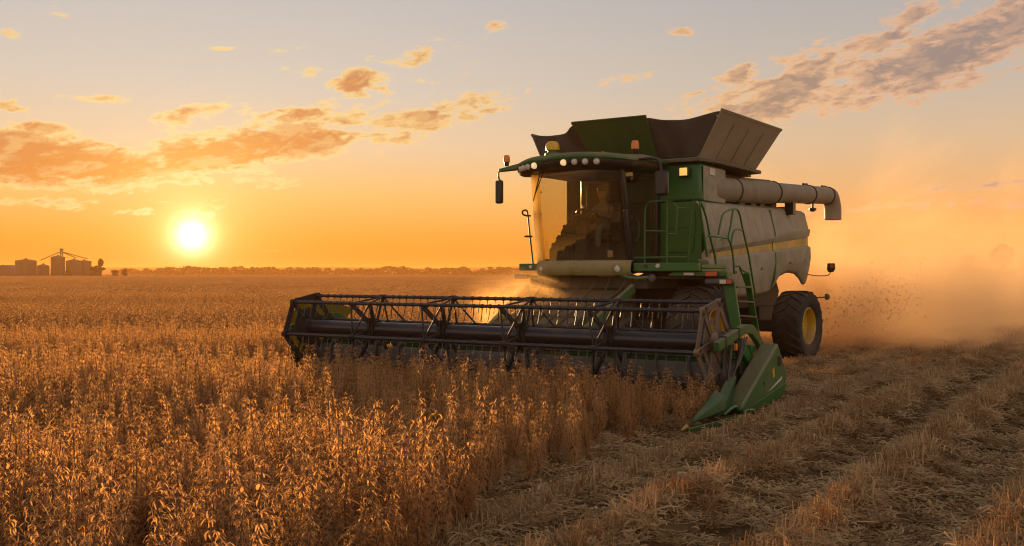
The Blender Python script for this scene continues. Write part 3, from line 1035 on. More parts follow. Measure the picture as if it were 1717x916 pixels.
def endplate(v, mat):
    b = MB()
    for k in range(6):
        (u, z), (u2, z2) = BP[k], BP[(k + 1) % 6]
        b.beam((u, v, z), (u2, v, z2), .11, .022, (0, 1, 0))
        d = Vector((u, 0, z - RZ)).normalized()
        b.beam(Vector((0, v + .012, RZ)), Vector((u, v + .012, z)), .10, .02, (0, 1, 0))
        b.lathe([(.06, -.03), (.06, .05)], (u, v, z), (0, 1, 0), 10)
        # gusset webs with slots between the spokes
        a0 = rad(ANG[k])
        a1 = rad(ANG[(k + 1) % 6])
        if (a1 - a0) % (2 * math.pi) > math.pi: a0, a1 = a1, a0
        a1 = a0 + ((a1 - a0) % (2 * math.pi))
        pts = []
        for j in range(5):
            a = a0 + (a1 - a0) * j / 4
            pts.append((.36 * math.cos(a), v - .012, RZ + .36 * math.sin(a)))
        for j in range(4, -1, -1):
            a = a0 + (a1 - a0) * j / 4
            pts.append((.27 * math.cos(a), v - .012, RZ + .27 * math.sin(a)))
        b.prism(pts, (0, .012, 0))
        if k % 2:
            pts = [(.12 * math.cos(a0), v - .006, RZ + .12 * math.sin(a0)), (.3 * math.cos(a0), v - .006, RZ + .3 * math.sin(a0)), (.3 * math.cos(a1), v - .006, RZ + .3 * math.sin(a1)), (.12 * math.cos(a1), v - .006, RZ + .12 * math.sin(a1))]
            b.prism(pts, (0, .01, 0))
    b.lathe([(0, -.06), (.16, -.06), (.16, .03), (.10, .06), (.10, .10), (0, .11)], (0, v, RZ), (0, 1, 0), 20)
    return b.build('reel_end_plate', mat, reel, bevel=.006)


endplate(3.99, RUST)
e = endplate(-3.99, STEEL)
b = MB()                                        # closed lower web on the far end plate
b.prism([(.34 * math.cos(rad(a)), -3.975, RZ + .34 * math.sin(rad(a))) for a in range(0, 360, 30)], (0, .01, 0))
b.build('web_plate', STEEL, reel)

# floor, back sheet, cross auger, cutter bar
b = MB()
b.box((-1.05, -4.22, .12), (-1.0, 4.22, .84))
b.box((-1.12, -4.22, .80), (-.96, 4.22, .92))
b.box((-1.10, -4.22, .10), (-.95, 4.22, .22))
b.build('header_back', GREEN, comb, bevel=.012)
b = MB(); b.prism([(.52, -4.2, .10), (.45, -4.2, .13), (-.98, -4.2, .17), (-.98, -4.2, .11), (.45, -4.2, .09)], (0, 8.4, 0))
b.build('header_floor', STEEL, comb)
b = MB()
b.box((.50, -4.2, .085), (.58, 4.2, .115))
for k in range(110):
    v = -4.18 + 8.36 * k / 109
    b.add([(.58, v - .022, .085), (.58, v + .022, .085), (.70, v, .095), (.58, v, .125)], [(0, 1, 2), (1, 3, 2), (3, 0, 2)])
b.build('cutter_bar', STEEL, comb)
b = MB(); b.tube([(-.42, -4.15, .47), (-.42, 4.15, .47)], .20, 28)
ca = b.build('cross_auger', GREY, comb, sharp=50)
b = MB()
for sd in (-1, 1):
    rows = []
    for k in range(150):
        a = k / 149
        th = sd * a * 2 * math.pi * 6.5
        v = sd * (4.12 - 3.5 * a)
        rows.append([(-.42 + r * math.cos(th), v, .47 + r * math.sin(th)) for r in (.2, .30)])
    b.grid(rows)
b.build('auger_flight', GREY, ca, solid=.008)
b = MB()
for k in range(3):
    b.tube([(-.93, -4.2, .42 + .14 * k), (-.93, 4.2, .42 + .14 * k)], .018, 6)
b.build('back_bar', BLACK, comb)


def snout(sd):
    root = empty('crop_divider', (0, 0, 0), 0, comb)
    V = lambda u, v, z: (u, sd * v, z)
    b = MB()
    b.add([V(2.21, 4.50, .12), V(.84, 4.36, .45), V(.78, 4.47, .35), V(.78, 4.50, .16), V(.80, 4.29, .14), V(.82, 4.29, .36), V(1.5, 4.445, .275)],
          [(0, 6, 2), (6, 1, 2), (0, 2, 3), (0, 4, 5), (0, 5, 6), (6, 5, 1), (0, 3, 4), (1, 5, 4, 3, 2)])
    b.build('snout_shell', GREEN_C, root, bevel=.022, sharp=50)
    b = MB()
    b.tube([V(2.32, 4.505, .10), V(2.15, 4.50, .125)], [.010, .028], 8)
    b.build('snout_tip', YELLOW, root)
    b = MB()
    b.beam(V(2.1, 4.52, .075), V(.45, 4.62, .06), .05, .035)
    b.tube(smooth_path([V(.9, 4.5, .12), V(.6, 4.55, .22), V(.35, 4.50, .10), V(.0, 4.6, .09)]), .02, 6)
    b.build('snout_runner', GREEN, root)
    b = MB()
    b.add([V(1.05, 4.40, .10), V(.42, 4.27, .40), V(-.15, 4.16, .55), V(-.2, 4.27, .53), V(.38, 4.37, .33), V(1.0, 4.47, .09), V(.3, 4.25, .2), V(.3, 4.38, .15)],
          [(0, 1, 4, 5), (1, 2, 3, 4), (0, 6, 1), (1, 6, 2), (5, 4, 7), (4, 3, 7), (0, 5, 7, 6), (2, 6, 7, 3)])
    b.build('divider_arm', GREEN_C, root, bevel=.012, sharp=25)
    return root


snout(1); snout(-1)


def shield(sd, mat):
    V = lambda u, v, z: (u, sd * v, z)
    o = [(-1.18, .95), (-1.62, .46), (-1.56, .30), (-1.38, .13), (.12, .03), (.27, .04), (.37, .13), (.30, .20)]
    i = [(-1.30, .94), (-1.66, .46), (-1.6, .30), (-1.42, .13), (.0, .03), (.15, .04), (.22, .13), (.16, .21)]
    b = MB()
    n = len(o)
    b.add([V(u, 4.55, z) for u, z in o] + [V(u, 4.24, z) for u, z in i], [tuple(range(n)), tuple(range(n, 2 * n))[::-1]] + [(k, (k + 1) % n, n + (k + 1) % n, n + k) for k in range(n)])
    s = b.build('end_shield', mat, comb, bevel=.035)
    if sd > 0:
        q = MB()
        q.prism([(-.98, 4.552, .60), (-.88, 4.552, .56), (-.93, 4.552, .44), (-1.0, 4.552, .47)], (0, .008, 0)); q.build('sticker', YELLOW, s)
        q = MB(); q.box((-1.28, 4.551, .60), (-1.16, 4.556, .76)); hh = q.build('handle_recess', BLACK, s, bevel=.01)
        q = MB(); q.tube(smooth_path([(-1.22, 4.56, .61), (-1.22, 4.585, .64), (-1.22, 4.585, .72), (-1.22, 4.56, .75)], 1), .012, 6); q.build('handle', GREY, hh)
        q = MB(); q.lathe([(.0, .006), (.028, .006), (.03, 0)], (-.55, 4.55, .40), (0, 1, 0), 12); q.build('bolt', BLACK, s)
        q = MB(); q.prism([(-1.35, 4.552, .44), (-1.33, 4.552, .39), (-.85, 4.552, .285), (-.72, 4.552, .27)], (0, .006, 0)); q.build('decal', DECAL, s)
        q = MB(); q.prism([(-1.60, 4.545, .33), (-1.56, 4.548, .30), (-1.38, 4.548, .13), (.12, 4.548, .035), (.27, 4.548, .045), (.33, 4.548, .09)], (0, .008, 0)); q.build('lower_skirt', GREEN, s, bevel=.004)
    return s


shield(1, GREEN_D)
shield(-1, ENDSHEET)
b = MB()
b.prism([(-1.0, -4.225, .9), (-1.5, -4.225, 1.28), (-.9, -4.225, 1.44), (-.1, -4.225, 1.52), (.18, -4.225, 1.25), (.30, -4.225, .75), (.1, -4.225, .25), (-1.0, -4.225, .2)], (0, -.012, 0))
b.build('end_sheet', ENDSHEET, comb)
# reel arms
for sd in (1, -1):
    V = lambda u, v, z: (u, sd * v, z)
    pts = [V(.30, 4.16, .97), V(.05, 4.16, 1.02), V(-.45, 4.17, 1.12), V(-.72, 4.18, 1.17), V(-1.0, 4.18, 1.15), V(-1.25, 4.18, 1.02), V(-1.55, 4.18, .80)]
    sp = [Vector(p) for p in pts]
    b = MB()
    for a, c in zip(sp, sp[1:]):
        d = (c - a).normalized() * .02
        b.beam(a - d, c + d, .09, .14, (0, 0, 1))
    ra_ = b.build('reel_arm', GREEN_D, comb, bevel=.012)
    b = MB()
    for k in (1, 2):
        c = sp[k]; b.box((c.x - .03, c.y - .055, c.z - .085), (c.x + .03, c.y + .055, c.z + .085))
    b.build('arm_clamp', BLACK, ra_, bevel=.008)
    b = MB()
    b.tube([V(-.35, 4.2, 1.02), V(-.55, 4.2, .40)], .035, 10)
    b.tube([V(-.1, 4.22, .95), V(.1, 4.24, .40)], .022, 8)
    b.build('arm_cylinder', BLACK, ra_)
    b = MB()
    b.beam(V(-.45, 4.19, .98), V(-.95, 4.19, .66), .09, .16)
    b.build('arm_brace', GREEN, ra_, bevel=.012)
    b = MB()
    for k in range(3):
        b.tube(smooth_path([V(-.5 - .1 * k, 4.24, 1.05), V(-.35, 4.27, .85 - .06 * k), V(-.15, 4.25, .6), V(-.1 + .1 * k, 4.22, .3)]), .014, 6)
    b.build('arm_hose', BLACK, ra_)
    b = MB(); b.box(tuple(min(a, c) for a, c in zip(V(-.32, 4.2, .88), V(-.26, 4.24, .98))), tuple(max(a, c) for a, c in zip(V(-.32, 4.2, .88), V(-.26, 4.24, .98))))
    b.build('reflector', AMBER, ra_, bevel=.008)

# =================================================================== DRIVER


def skin_body(name, joints, edges, mat, parent, sub=2):
    me = bpy.data.meshes.new(name)
    me.from_pydata([j[0] for j in joints], edges, [])
    o = bpy.data.objects.new(name, me)
    COL.objects.link(o); o.parent = parent
    o.modifiers.new('skin', 'SKIN')
    for i, j in enumerate(joints):
        r = j[1] if isinstance(j[1], tuple) else (j[1], j[1])
        me.skin_vertices[0].data[i].radius = r
        me.skin_vertices[0].data[i].use_root = (i == 0)
    md = o.modifiers.new('sub', 'SUBSURF'); md.levels = sub; md.render_levels = sub
    me.materials.append(mat)
    return o


HP = world(-4.22, -.03, 2.80)
per = empty('person', HP, HEAD)
tag(per, 'person in a grey work shirt and cap driving behind the dusty windshield', 'person')
J = [((0, 0, .10), (.16, .14)), ((-.03, 0, .30), (.15, .12)), ((-.04, 0, .47), (.18, .12)), ((-.02, 0, .58), (.07, .07)), ((0, 0, .66), (.055, .06)), ((.02, 0, .74), (.078, .09)), ((.02, 0, .83), (.085, .10)), ((.015, 0, .90), (.06, .07)),
     ((-.03, .19, .50), .065), ((.10, .26, .30), .048), ((.30, .03, .36), .033), ((-.03, -.19, .50), .065), ((.08, -.30, .30), .048), ((.30, -.36, .36), .033),
     ((.05, .11, .07), .095), ((.45, .16, .10), .075), ((.50, .16, -.30), .055), ((.05, -.11, .07), .095), ((.45, -.16, .10), .075), ((.50, -.16, -.30), .055)]
E_ = [(0, 1), (1, 2), (2, 3), (3, 4), (4, 5), (5, 6), (6, 7), (2, 8), (8, 9), (9, 10), (2, 11), (11, 12), (12, 13), (0, 14), (14, 15), (15, 16), (0, 17), (17, 18), (18, 19)]
body = skin_body('body', J, E_, SHIRT, per)
# face and hands in skin colour
b = MB()
b.lathe([(.0, -.13), (.045, -.12), (.075, -.07), (.088, 0), (.085, .06), (.06, .105), (0, .125)], (.035, 0, .80), (.1, 0, 1), 20)
b.lathe([(.0, .035), (.012, .025), (.018, -.01), (.012, -.03)], (.115, 0, .785), (1, 0, -.3), 8)
for s in (-1, 1):
    b.lathe([(0, .012), (.02, .008), (.026, -.004), (.02, -.015)], (.03, s * .085, .80), (0, s, 0), 8)
b.box((.108, -.025, .735), (.118, .025, .745))
face = b.build('head', SKIN, per, sharp=60)
b = MB()
for s in (-1, 1):
    b.lathe([(0, .008), (.008, .006), (.011, 0)], (.112, s * .032, .815), (1, s * .2, 0), 8)
b.build('eyes', BLACK, face)
b = MB()
b.lathe([(.094, .0), (.098, .03), (.085, .08), (.05, .11), (0, .12)], (.03, 0, .84), (.05, 0, 1), 20)
b.prism([(.10, -.075, .85), (.16, -.06, .845), (.19, 0, .85), (.16, .06, .845), (.10, .075, .85)], (0, 0, .012))
b.build('cap', HAIR, per, sharp=50)
for (hx, s) in ((Vector((.32, .02, .37)), 1), (Vector((.32, -.36, .37)), -1)):
    Jh = [((hx.x, hx.y, hx.z), (.03, .022)), ((hx.x + .05, hx.y, hx.z + .01), (.036, .018))]
    Eh = [(0, 1)]
    for k in range(4):
        off = (-.027 + .018 * k)
        n0 = len(Jh)
        L = (.034, .04, .038, .03)[k]
        Jh += [((hx.x + .075, hx.y + off, hx.z + .015), .009), ((hx.x + .075 + L, hx.y + off, hx.z), .0085), ((hx.x + .075 + L, hx.y + off, hx.z - .03), .0075)]
        Eh += [(1, n0), (n0, n0 + 1), (n0 + 1, n0 + 2)]
    n0 = len(Jh)
    Jh += [((hx.x + .03, hx.y - s * .035, hx.z), .010), ((hx.x + .07, hx.y - s * .05, hx.z - .015), .009)]
    Eh += [(0, n0), (n0, n0 + 1)]
    skin_body('hand', Jh, Eh, SKIN, per, 1)

# =================================================================== PLANT MATERIALS


def plantmat(name, c1, c2, trans, tcol, gloss=.0):
    m, t, out = newmat(name)
    oi = t.new('ShaderNodeObjectInfo').outputs['Random']
    tc = t.new('ShaderNodeTexCoord').outputs['Object']
    n = t.noise(tc, 14, 3, .6)
    f = t.m('ADD', t.m('MULTIPLY', oi, .6), t.m('MULTIPLY', n, .7), clamp=True)
    c = t.mix(t.mr(f, .25, 1.0), c1, c2)
    d = t.new('ShaderNodeBsdfDiffuse'); t.put(d.inputs[0], c)
    tl = t.new('ShaderNodeBsdfTranslucent'); tl.inputs[0].default_value = tcol
    a = t.new('ShaderNodeMixShader'); a.inputs[0].default_value = trans
    t.put(a.inputs[1], d.outputs[0]); t.put(a.inputs[2], tl.outputs[0])
    t.put(out.inputs[0], a.outputs[0])
    return m


POD = plantmat('dry pod', (.54, .34, .165, 1), (.22, .12, .055, 1), .40, (.95, .50, .165, 1))
STEM = plantmat('dry stem', (.24, .15, .075, 1), (.15, .09, .045, 1), .15, (.4, .2, .06, 1))
STRAW = plantmat('cut straw', (.72, .50, .27, 1), (.24, .14, .06, 1), .30, (.6, .30, .09, 1))
LEAF = plantmat('far tree leaf', (.040, .040, .016, 1), (.025, .024, .010, 1), .15, (.05, .045, .012, 1))
BARK = plantmat('far tree bark', (.06, .045, .03, 1), (.04, .03, .02, 1), .0, (.1, .1, .1, 1))


def pod_strip(v, f, p, d, L, w, droop, R, seg=4, third=True, wig=None):
    """one curved tapered pod: a folded strip with a ridge"""
    side = d.cross(Vector((0, 0, 1)))
    if side.length < 1e-3:
        side = Vector((1, 0, 0))
    side.normalize()
    pos = p.copy()
    dd = d.copy()
    o = len(v)
    for i in range(seg + 1):
        s = i / seg
        ww = w * (math.sin(math.pi * (.12 + .80 * s)) ** .7) * .5
        nn = side.cross(dd).normalized()
        v.append(tuple(pos - side * ww)); v.append(tuple(pos + nn * ww * .8)); v.append(tuple(pos + side * ww))
        pos = pos + dd * (L / seg)
        if wig:
            R = Vector((wig.uniform(-1, 1), wig.uniform(-1, 1), wig.uniform(-.5, .7))) * .42
        dd = (dd + Vector((0, 0, -droop)) + R).normalized()
    for i in range(seg):
        a = o + 3 * i
        f += [(a, a + 1, a + 4, a + 3), (a + 1, a + 2, a + 5, a + 4)]
        if third:
            f.append((a + 2, a, a + 3, a + 5))


def soy(seed, hi):
    """dry soybean plant: a stiff stem with a few upright branches (mesh 1) and pods close along them (mesh 2)"""
    r = random.Random(seed)
    H = r.uniform(.58, .78)
    sv, sf, pv, pf = [], [], [], []
    stems = [(Vector((0, 0, 0)), Vector((r.uniform(-.06, .06), r.uniform(-.06, .06), 1)).normalized(), H, 0)]
    a0 = r.uniform(0, 6.28)
    nb = r.randint(3, 5)
    for k in range(nb):
        a = a0 + 2 * math.pi * k / nb + r.uniform(-.4, .4)
        w = r.uniform(.20, .40)
        stems.append((Vector((0, 0, r.uniform(.06, .20))), Vector((math.cos(a) * w, math.sin(a) * w, 1)).normalized(), H * r.uniform(.36, .66), 1))
    for (p, d, L, br) in stems:
        n = 6 if hi else 3
        pts = []
        q, dd = p.copy(), d.copy()
        for i in range(n + 1):
            pts.append(q.copy())
            q = q + dd * L / n
            dd = (dd + Vector((r.uniform(-.07, .07), r.uniform(-.07, .07), .05))).normalized()
        mb = MB(); mb.tube(pts, [.0058 * (1 - .65 * i / n) + .001 for i in range(n + 1)], 4 if hi else 3, caps=False)
        o = len(sv); sv += mb.v; sf += [tuple(i + o for i in fc) for fc in mb.f]
        nodes = (15 if br == 0 else 10) if hi else (10 if br == 0 else 6)
        for k in range(nodes):
            s = .10 + .90 * k / (nodes - 1)
            x = s * n
            i = min(int(x), n - 1)
            c = pts[i].lerp(pts[i + 1], x - i)
            cnt = r.choice((5, 6, 6, 7)) if hi else 3
            for j in range(cnt):
                a = r.uniform(0, 2 * math.pi)
                up = r.uniform(.1, 1.0) if s < .97 else r.uniform(.6, 2.2)
                dv = Vector((math.cos(a), math.sin(a), up)).normalized()
                pl = r.uniform(.044, .072) * (1.12 - .25 * s)
                st = r.uniform(.004, .03) * (1.3 - s)
                pod_strip(pv, pf, c + dv * st, dv, pl, r.uniform(.0066, .0094) * (1 if hi else 1.9), r.uniform(.35, 1.0), Vector((r.uniform(-.45, .45), r.uniform(-.45, .45), r.uniform(-.1, .3))), 6 if hi else 2, False)
            if hi and r.random() < .6:          # leaf stalks left on the stem
                a = r.uniform(0, 2 * math.pi)
                dv = Vector((math.cos(a), math.sin(a), r.uniform(.5, 1.3))).normalized()
                pod_strip(pv, pf, c, dv, r.uniform(.09, .20), .0045, r.uniform(.2, .5), Vector((r.uniform(-.15, .15), r.uniform(-.15, .15), 0)), 5, False)
            if hi and r.random() < .02:          # a shrivelled leaf
                a = r.uniform(0, 2 * math.pi)
                dv = Vector((math.cos(a), math.sin(a), -.1)).normalized()
                pod_strip(pv, pf, c, dv, r.uniform(.05, .08), r.uniform(.02, .032), r.uniform(.5, 1.2), Vector((r.uniform(-.3, .3), r.uniform(-.3, .3), 0)), 4, False)
    return (sv, sf), (pv, pf)


def rawmesh(name, parts):
    """parts: list of (verts, faces, material)"""
    v, f, mi, mats = [], [], [], []
    for (a, b_, m_) in parts:
        o = len(v); v += a; f += [tuple(i + o for i in q) for q in b_]
        if m_ not in mats: mats.append(m_)
        mi += [mats.index(m_)] * len(b_)
    me = bpy.data.meshes.new(name)
    me.from_pydata(v, [], f)
    for m_ in mats: me.materials.append(m_)
    me.polygons.foreach_set('material_index', mi)
    me.polygons.foreach_set('use_smooth', [True] * len(f))
    me.update()
    return me


def libcoll(name, meshes, oname):
    c = bpy.data.collections.new(name)
    for me in meshes:
        o = bpy.data.objects.new(oname, me)
        c.objects.link(o)
    return c


HI = [soy(100 + k, True) for k in range(9)]
LO = [soy(200 + k, False) for k in range(6)]
hi_coll = libcoll('crop variants', [rawmesh('soybean_plant', [(s[0], s[1], STEM), (p[0], p[1], POD)]) for s, p in HI], 'soybean_plant')
lo_coll = libcoll('crop variants far', [rawmesh('soybean_plant_far', [(s[0], s[1], STEM), (p[0], p[1], POD)]) for s, p in LO], 'soybean_plant_far')

# far patches: many coarse plants in one square
PATCH = 3.0


def patch(seed):
    r = random.Random(seed)
    v, f = [], []
    for k in range(130):
        x, y = r.uniform(-PATCH / 2, PATCH / 2), r.uniform(-PATCH / 2, PATCH / 2)
        h = r.uniform(.5, .76)
        for j in range(9):
            a = r.uniform(0, 6.28)
            z = h * (1 - (j / 9) * .8)
            rr = .02 + .15 * (j / 9)
            p = Vector((x + math.cos(a) * rr * .6, y + math.sin(a) * rr * .6, z))
            pod_strip(v, f, p, Vector((math.cos(a), math.sin(a), r.uniform(-.4, .5))).normalized(), r.uniform(.09, .16), .05, .5, Vector((0, 0, 0)), 2, False)
    return v, f


pa_coll = libcoll('crop patches', [rawmesh('crop_patch', [(v, f, POD)]) for v, f in (patch(300 + k) for k in range(5))], 'crop_patch')


def gn_scatter(name, coll, pts, rots, scl, idx, kind_label):
    me = bpy.data.meshes.new(name)
    n = len(pts)
    me.vertices.add(n)
    me.vertices.foreach_set('co', np.asarray(pts, dtype=np.float32).ravel())
    a = me.attributes.new('rot', 'FLOAT_VECTOR', 'POINT'); a.data.foreach_set('vector', np.asarray(rots, dtype=np.float32).ravel())
    a = me.attributes.new('scl', 'FLOAT', 'POINT'); a.data.foreach_set('value', np.asarray(scl, dtype=np.float32))
    a = me.attributes.new('idx', 'INT', 'POINT'); a.data.foreach_set('value', np.asarray(idx, dtype=np.int32))
    o = bpy.data.objects.new(name, me)
    COL.objects.link(o)
    ng = bpy.data.node_groups.new(name, 'GeometryNodeTree')
    ng.interface.new_socket('Geometry', in_out='INPUT', socket_type='NodeSocketGeometry')
    ng.interface.new_socket('Geometry', in_out='OUTPUT', socket_type='NodeSocketGeometry')
    N, L = ng.nodes, ng.links
    gi, go = N.new('NodeGroupInput'), N.new('NodeGroupOutput')
    ci = N.new('GeometryNodeCollectionInfo'); ci.inputs[0].default_value = coll
    ci.inputs['Separate Children'].default_value = True; ci.inputs['Reset Children'].default_value = True
    ip = N.new('GeometryNodeInstanceOnPoints'); ip.inputs['Pick Instance'].default_value = True
    def attr(nm, ty):
        q = N.new('GeometryNodeInputNamedAttribute'); q.data_type = ty; q.inputs[0].default_value = nm
        return q.outputs[0]
    e2r = N.new('FunctionNodeEulerToRotation')
    L.new(attr('rot', 'FLOAT_VECTOR'), e2r.inputs[0])
    L.new(gi.outputs[0], ip.inputs['Points']); L.new(ci.outputs[0], ip.inputs['Instance'])
    L.new(attr('idx', 'INT'), ip.inputs['Instance Index']); L.new(e2r.outputs[0], ip.inputs['Rotation']); L.new(attr('scl', 'FLOAT'), ip.inputs['Scale'])
    L.new(ip.outputs[0], go.inputs[0])
    md = o.modifiers.new('scatter', 'NODES'); md.node_group = ng
    tag(o, kind='stuff')
    if kind_label: o['label'] = kind_label
    return o


# =================================================================== FIELD LAYOUT
CAMZ, FPX = 2.0, 1670. / 1717.
HALF = .5 / FPX            # half width of the view per metre of depth
EDGE = 4.30                # lateral position of the standing crop's edge


def standing(u, v):
    """is there uncut crop at this place"""
    if v > EDGE: return False
    if u < .62 and v > -4.75: return False
    if 0.5 < u < 2.0 and abs(abs(v) - 4.5) < .12: return False
    return True


rng = np.random.default_rng(5)


def field_points(dens, y0, y1, margin=3.0, xlim=None):
    n = int(dens * (HALF * (y1 + y0) + 2 * margin) * (y1 - y0))
    # sample depth proportionally to the width of the view at that depth
    out = []
    ys = rng.uniform(y0, y1, n * 2)
    keep = rng.uniform(0, 1, n * 2) < (HALF * ys + margin) / (HALF * y1 + margin)
    ys = ys[keep][:n] if keep.sum() > n else ys[keep]
    full = dens * ((HALF * (y0 + y1)) + 2 * margin) * (y1 - y0)
    k = int(min(len(ys), full))
    ys = ys[:k]
    xs = rng.uniform(-1, 1, k) * (HALF * ys + margin)
    return xs, ys


def uv_of(xs, ys):
    dx, dy = xs - ORG.x, ys - ORG.y
    return dx * FW.x + dy * FW.y, dx * LW.x + dy * LW.y


def standing_np(u, v):
    s = (v <= EDGE + .30 * np.clip(u - 5.2, 0, 20) + .12 * np.sin(u * 1.7) + .10 * np.sin(u * 4.3 + 1)) & ~((u < .62) & (v > -4.75)) & ~((u > .3) & (u < 2.1) & (np.abs(np.abs(v) - 4.5) < .13))
    return s


def ground_z(u, v, y):
    """low ridges along the rows of the cut part, fading out with distance"""
    cut = np.clip((v - EDGE - .55) / 1.3, 0, 1)
    fade = np.clip((90 - y) / 60, 0, 1)
    ridge = .5 + .5 * np.cos(2 * np.pi * (v - EDGE - .74) / 1.15)
    wob = .02 * np.sin(u * 1.3 + v * 2.1) + .015 * np.sin(u * 3.1 - v * 4.0)
    return cut * fade * (.20 * ridge ** 2 + wob * .9) 


# ---- standing crop: rows along the machine's heading
ROW = .34
def crop_zone(y0, y1, step, jit):
    """points on drill rows inside the view, y0..y1 deep"""
    us, vs = [], []
    umax = 16.5
    R = y1 * 1.25 + 10
    vmin, vmax = -R, EDGE + .2
    rows = np.arange(EDGE + 3.4, vmin, -ROW)
    for rv in rows:
        u = np.arange(-R, umax, step) + rng.uniform(0, step)
        us.append(u + rng.uniform(-jit, jit, len(u))); vs.append(np.full(len(u), rv) + rng.normal(0, .07, len(u)))
    u, v = np.concatenate(us), np.concatenate(vs)
    x = ORG.x + FW.x * u + LW.x * v; y = ORG.y + FW.y * u + LW.y * v
    k = (y > y0) & (y <= y1) & (np.abs(x) < HALF * y + 3.2) & standing_np(u, v)
    return x[k], y[k], u[k], v[k]


x, y, u, v = crop_zone(1.8, 26., .21, .08)
# thin out a few gaps
g = np.sin(u * .9 + np.sin(v * 1.3) * 2) * np.sin(v * 1.1 + u * .35) 
keep = (rng.uniform(0, 1, len(x)) > np.where(g < -.6, .55, .06))
x, y, u, v = x[keep], y[keep], u[keep], v[keep]
scl = rng.uniform(.82, 1.14, len(x)) * (1 + .10 * np.sin(u * .7 + v * .5))
hdr = np.clip(1 - np.hypot((u - 1.2) / 2.0, 0), 0, 1) * (v > -4.4)        # shorter stand right in front of the reel
scl *= 1 - .08 * hdr
lean = rng.normal(0, .08, (len(x), 2)) * np.where(rng.uniform(0, 1, len(x)) < .08, 3.5, 1.)[:, None]
rotz = rng.uniform(0, 6.283, len(x))
idx = rng.integers(0, len(HI), len(x))
# nearest plants that show in the frame become objects of their own
top = .62 * scl
vis = (np.abs(x) < HALF * y * 1.0) & ((CAMZ - top) / y < .262)
order = np.argsort(np.where(vis, y, 1e9))
near = order[:300]
nearset = np.zeros(len(x), bool); nearset[near] = True
STEMM = [rawmesh('stem', [(s[0], s[1], STEM)]) for s, p in HI]
PODM = [rawmesh('pod_cluster', [(p[0], p[1], POD)]) for s, p in HI]
for i in near:
    o = bpy.data.objects.new('soybean_plant', STEMM[idx[i]])
    COL.objects.link(o)
    o.location = (x[i], y[i], 0)
    o.rotation_euler = (lean[i][0], lean[i][1], rotz[i])
    o.scale = (scl[i],) * 3
    tag(o, 'dry brown soybean plant full of pods at the nearest edge of the standing crop', 'crop plant', 'nearest plants of the uncut soybean crop')
    c = bpy.data.objects.new('pod_cluster', PODM[idx[i]])
    COL.objects.link(c); c.parent = o
rest = ~nearset
pts = np.stack([x, y, np.zeros(len(x))], 1)
rots = np.stack([lean[:, 0], lean[:, 1], rotz], 1)
gn_scatter('standing_crop', hi_coll, pts[rest], rots[rest], scl[rest], idx[rest], 'uncut brown soybean crop in front of the reel')
print('near crop', len(x))

x, y, u, v = crop_zone(26., 75., .30, .12)
k = rng.uniform(0, 1, len(x)) < .9
x, y, u, v = x[k], y[k], u[k], v[k]
print('mid crop', len(x))
gn_scatter('middle_crop', lo_coll, np.stack([x, y, np.zeros(len(x))], 1), np.stack([rng.normal(0, .1, len(x)), rng.normal(0, .1, len(x)), rng.uniform(0, 6.28, len(x))], 1),
           rng.uniform(.8, 1.15, len(x)) * (1 + .10 * np.sin(u * .25 + v * .12)), rng.integers(0, len(LO), len(x)), 'uncut brown soybean crop beyond the reel')
P_ = []
yy = 75.
gy = np.arange(75 + PATCH / 2, 520, PATCH)
for yv in gy:
    xs = np.arange(-(HALF * yv + 4), HALF * yv + 4, PATCH)
    uu, vv = uv_of(xs, np.full(len(xs), yv))
    for a, s in zip(xs, standing_np(uu, vv)):
        if s: P_.append((a, yv, 0))
P_ = np.array(P_)
n = len(P_)
print('patches', n)
gn_scatter('far_crop', pa_coll, P_, np.stack([np.zeros(n), np.zeros(n), rng.integers(0, 4, n) * math.pi / 2], 1),
           np.ones(n) * (1.0), rng.integers(0, 5, n), 'uncut brown soybean crop stretching to the horizon')

# ---- straw litter
def straw_tuft(seed, upright):
    r = random.Random(seed)
    v, f = [], []
    n = 50
    for k in range(n):
        a = r.uniform(0, 6.28)
        rad_ = .18 * math.sqrt(r.random())
        p = Vector((math.cos(a) * rad_, math.sin(a) * rad_, r.uniform(.0, .03) if not upright else r.uniform(0, .10)))
        b_ = r.uniform(0, 6.28)
        up = r.uniform(0, .22) if not upright else r.uniform(-.1, .55)
        d = Vector((math.cos(b_), math.sin(b_), up)).normalized()
        pod_strip(v, f, p, d, r.uniform(.06, .19), r.choice((.006, .009, .012, .018)), r.uniform(.02, .22), Vector((0, 0, 0)), 5, False, r)
    for k in range(7):                           # flakes of leaf and pod
        a = r.uniform(0, 6.28); rad_ = .17 * math.sqrt(r.random())
        p = Vector((math.cos(a) * rad_, math.sin(a) * rad_, r.uniform(.02, .07)))
        pod_strip(v, f, p, Vector((r.uniform(-1, 1), r.uniform(-1, 1), r.uniform(0, .6))).normalized(), r.uniform(.05, .09), r.uniform(.018, .035), .5, Vector((r.uniform(-.4, .4), r.uniform(-.4, .4), 0)), 3, False)
    if upright:
        for k in range(8):                       # stiff cut stems
            p = Vector((r.uniform(-.15, .15), r.uniform(-.07, .07), 0))
            pod_strip(v, f, p, Vector((r.uniform(-.3, .3), r.uniform(-.3, .3), 1)).normalized(), r.uniform(.09, .20), .011, .02, Vector((0, 0, 0)), 2, True)
    # keep everything above the soil
    v = [(a, b_, max(c, .004)) for a, b_, c in v]
    return v, f


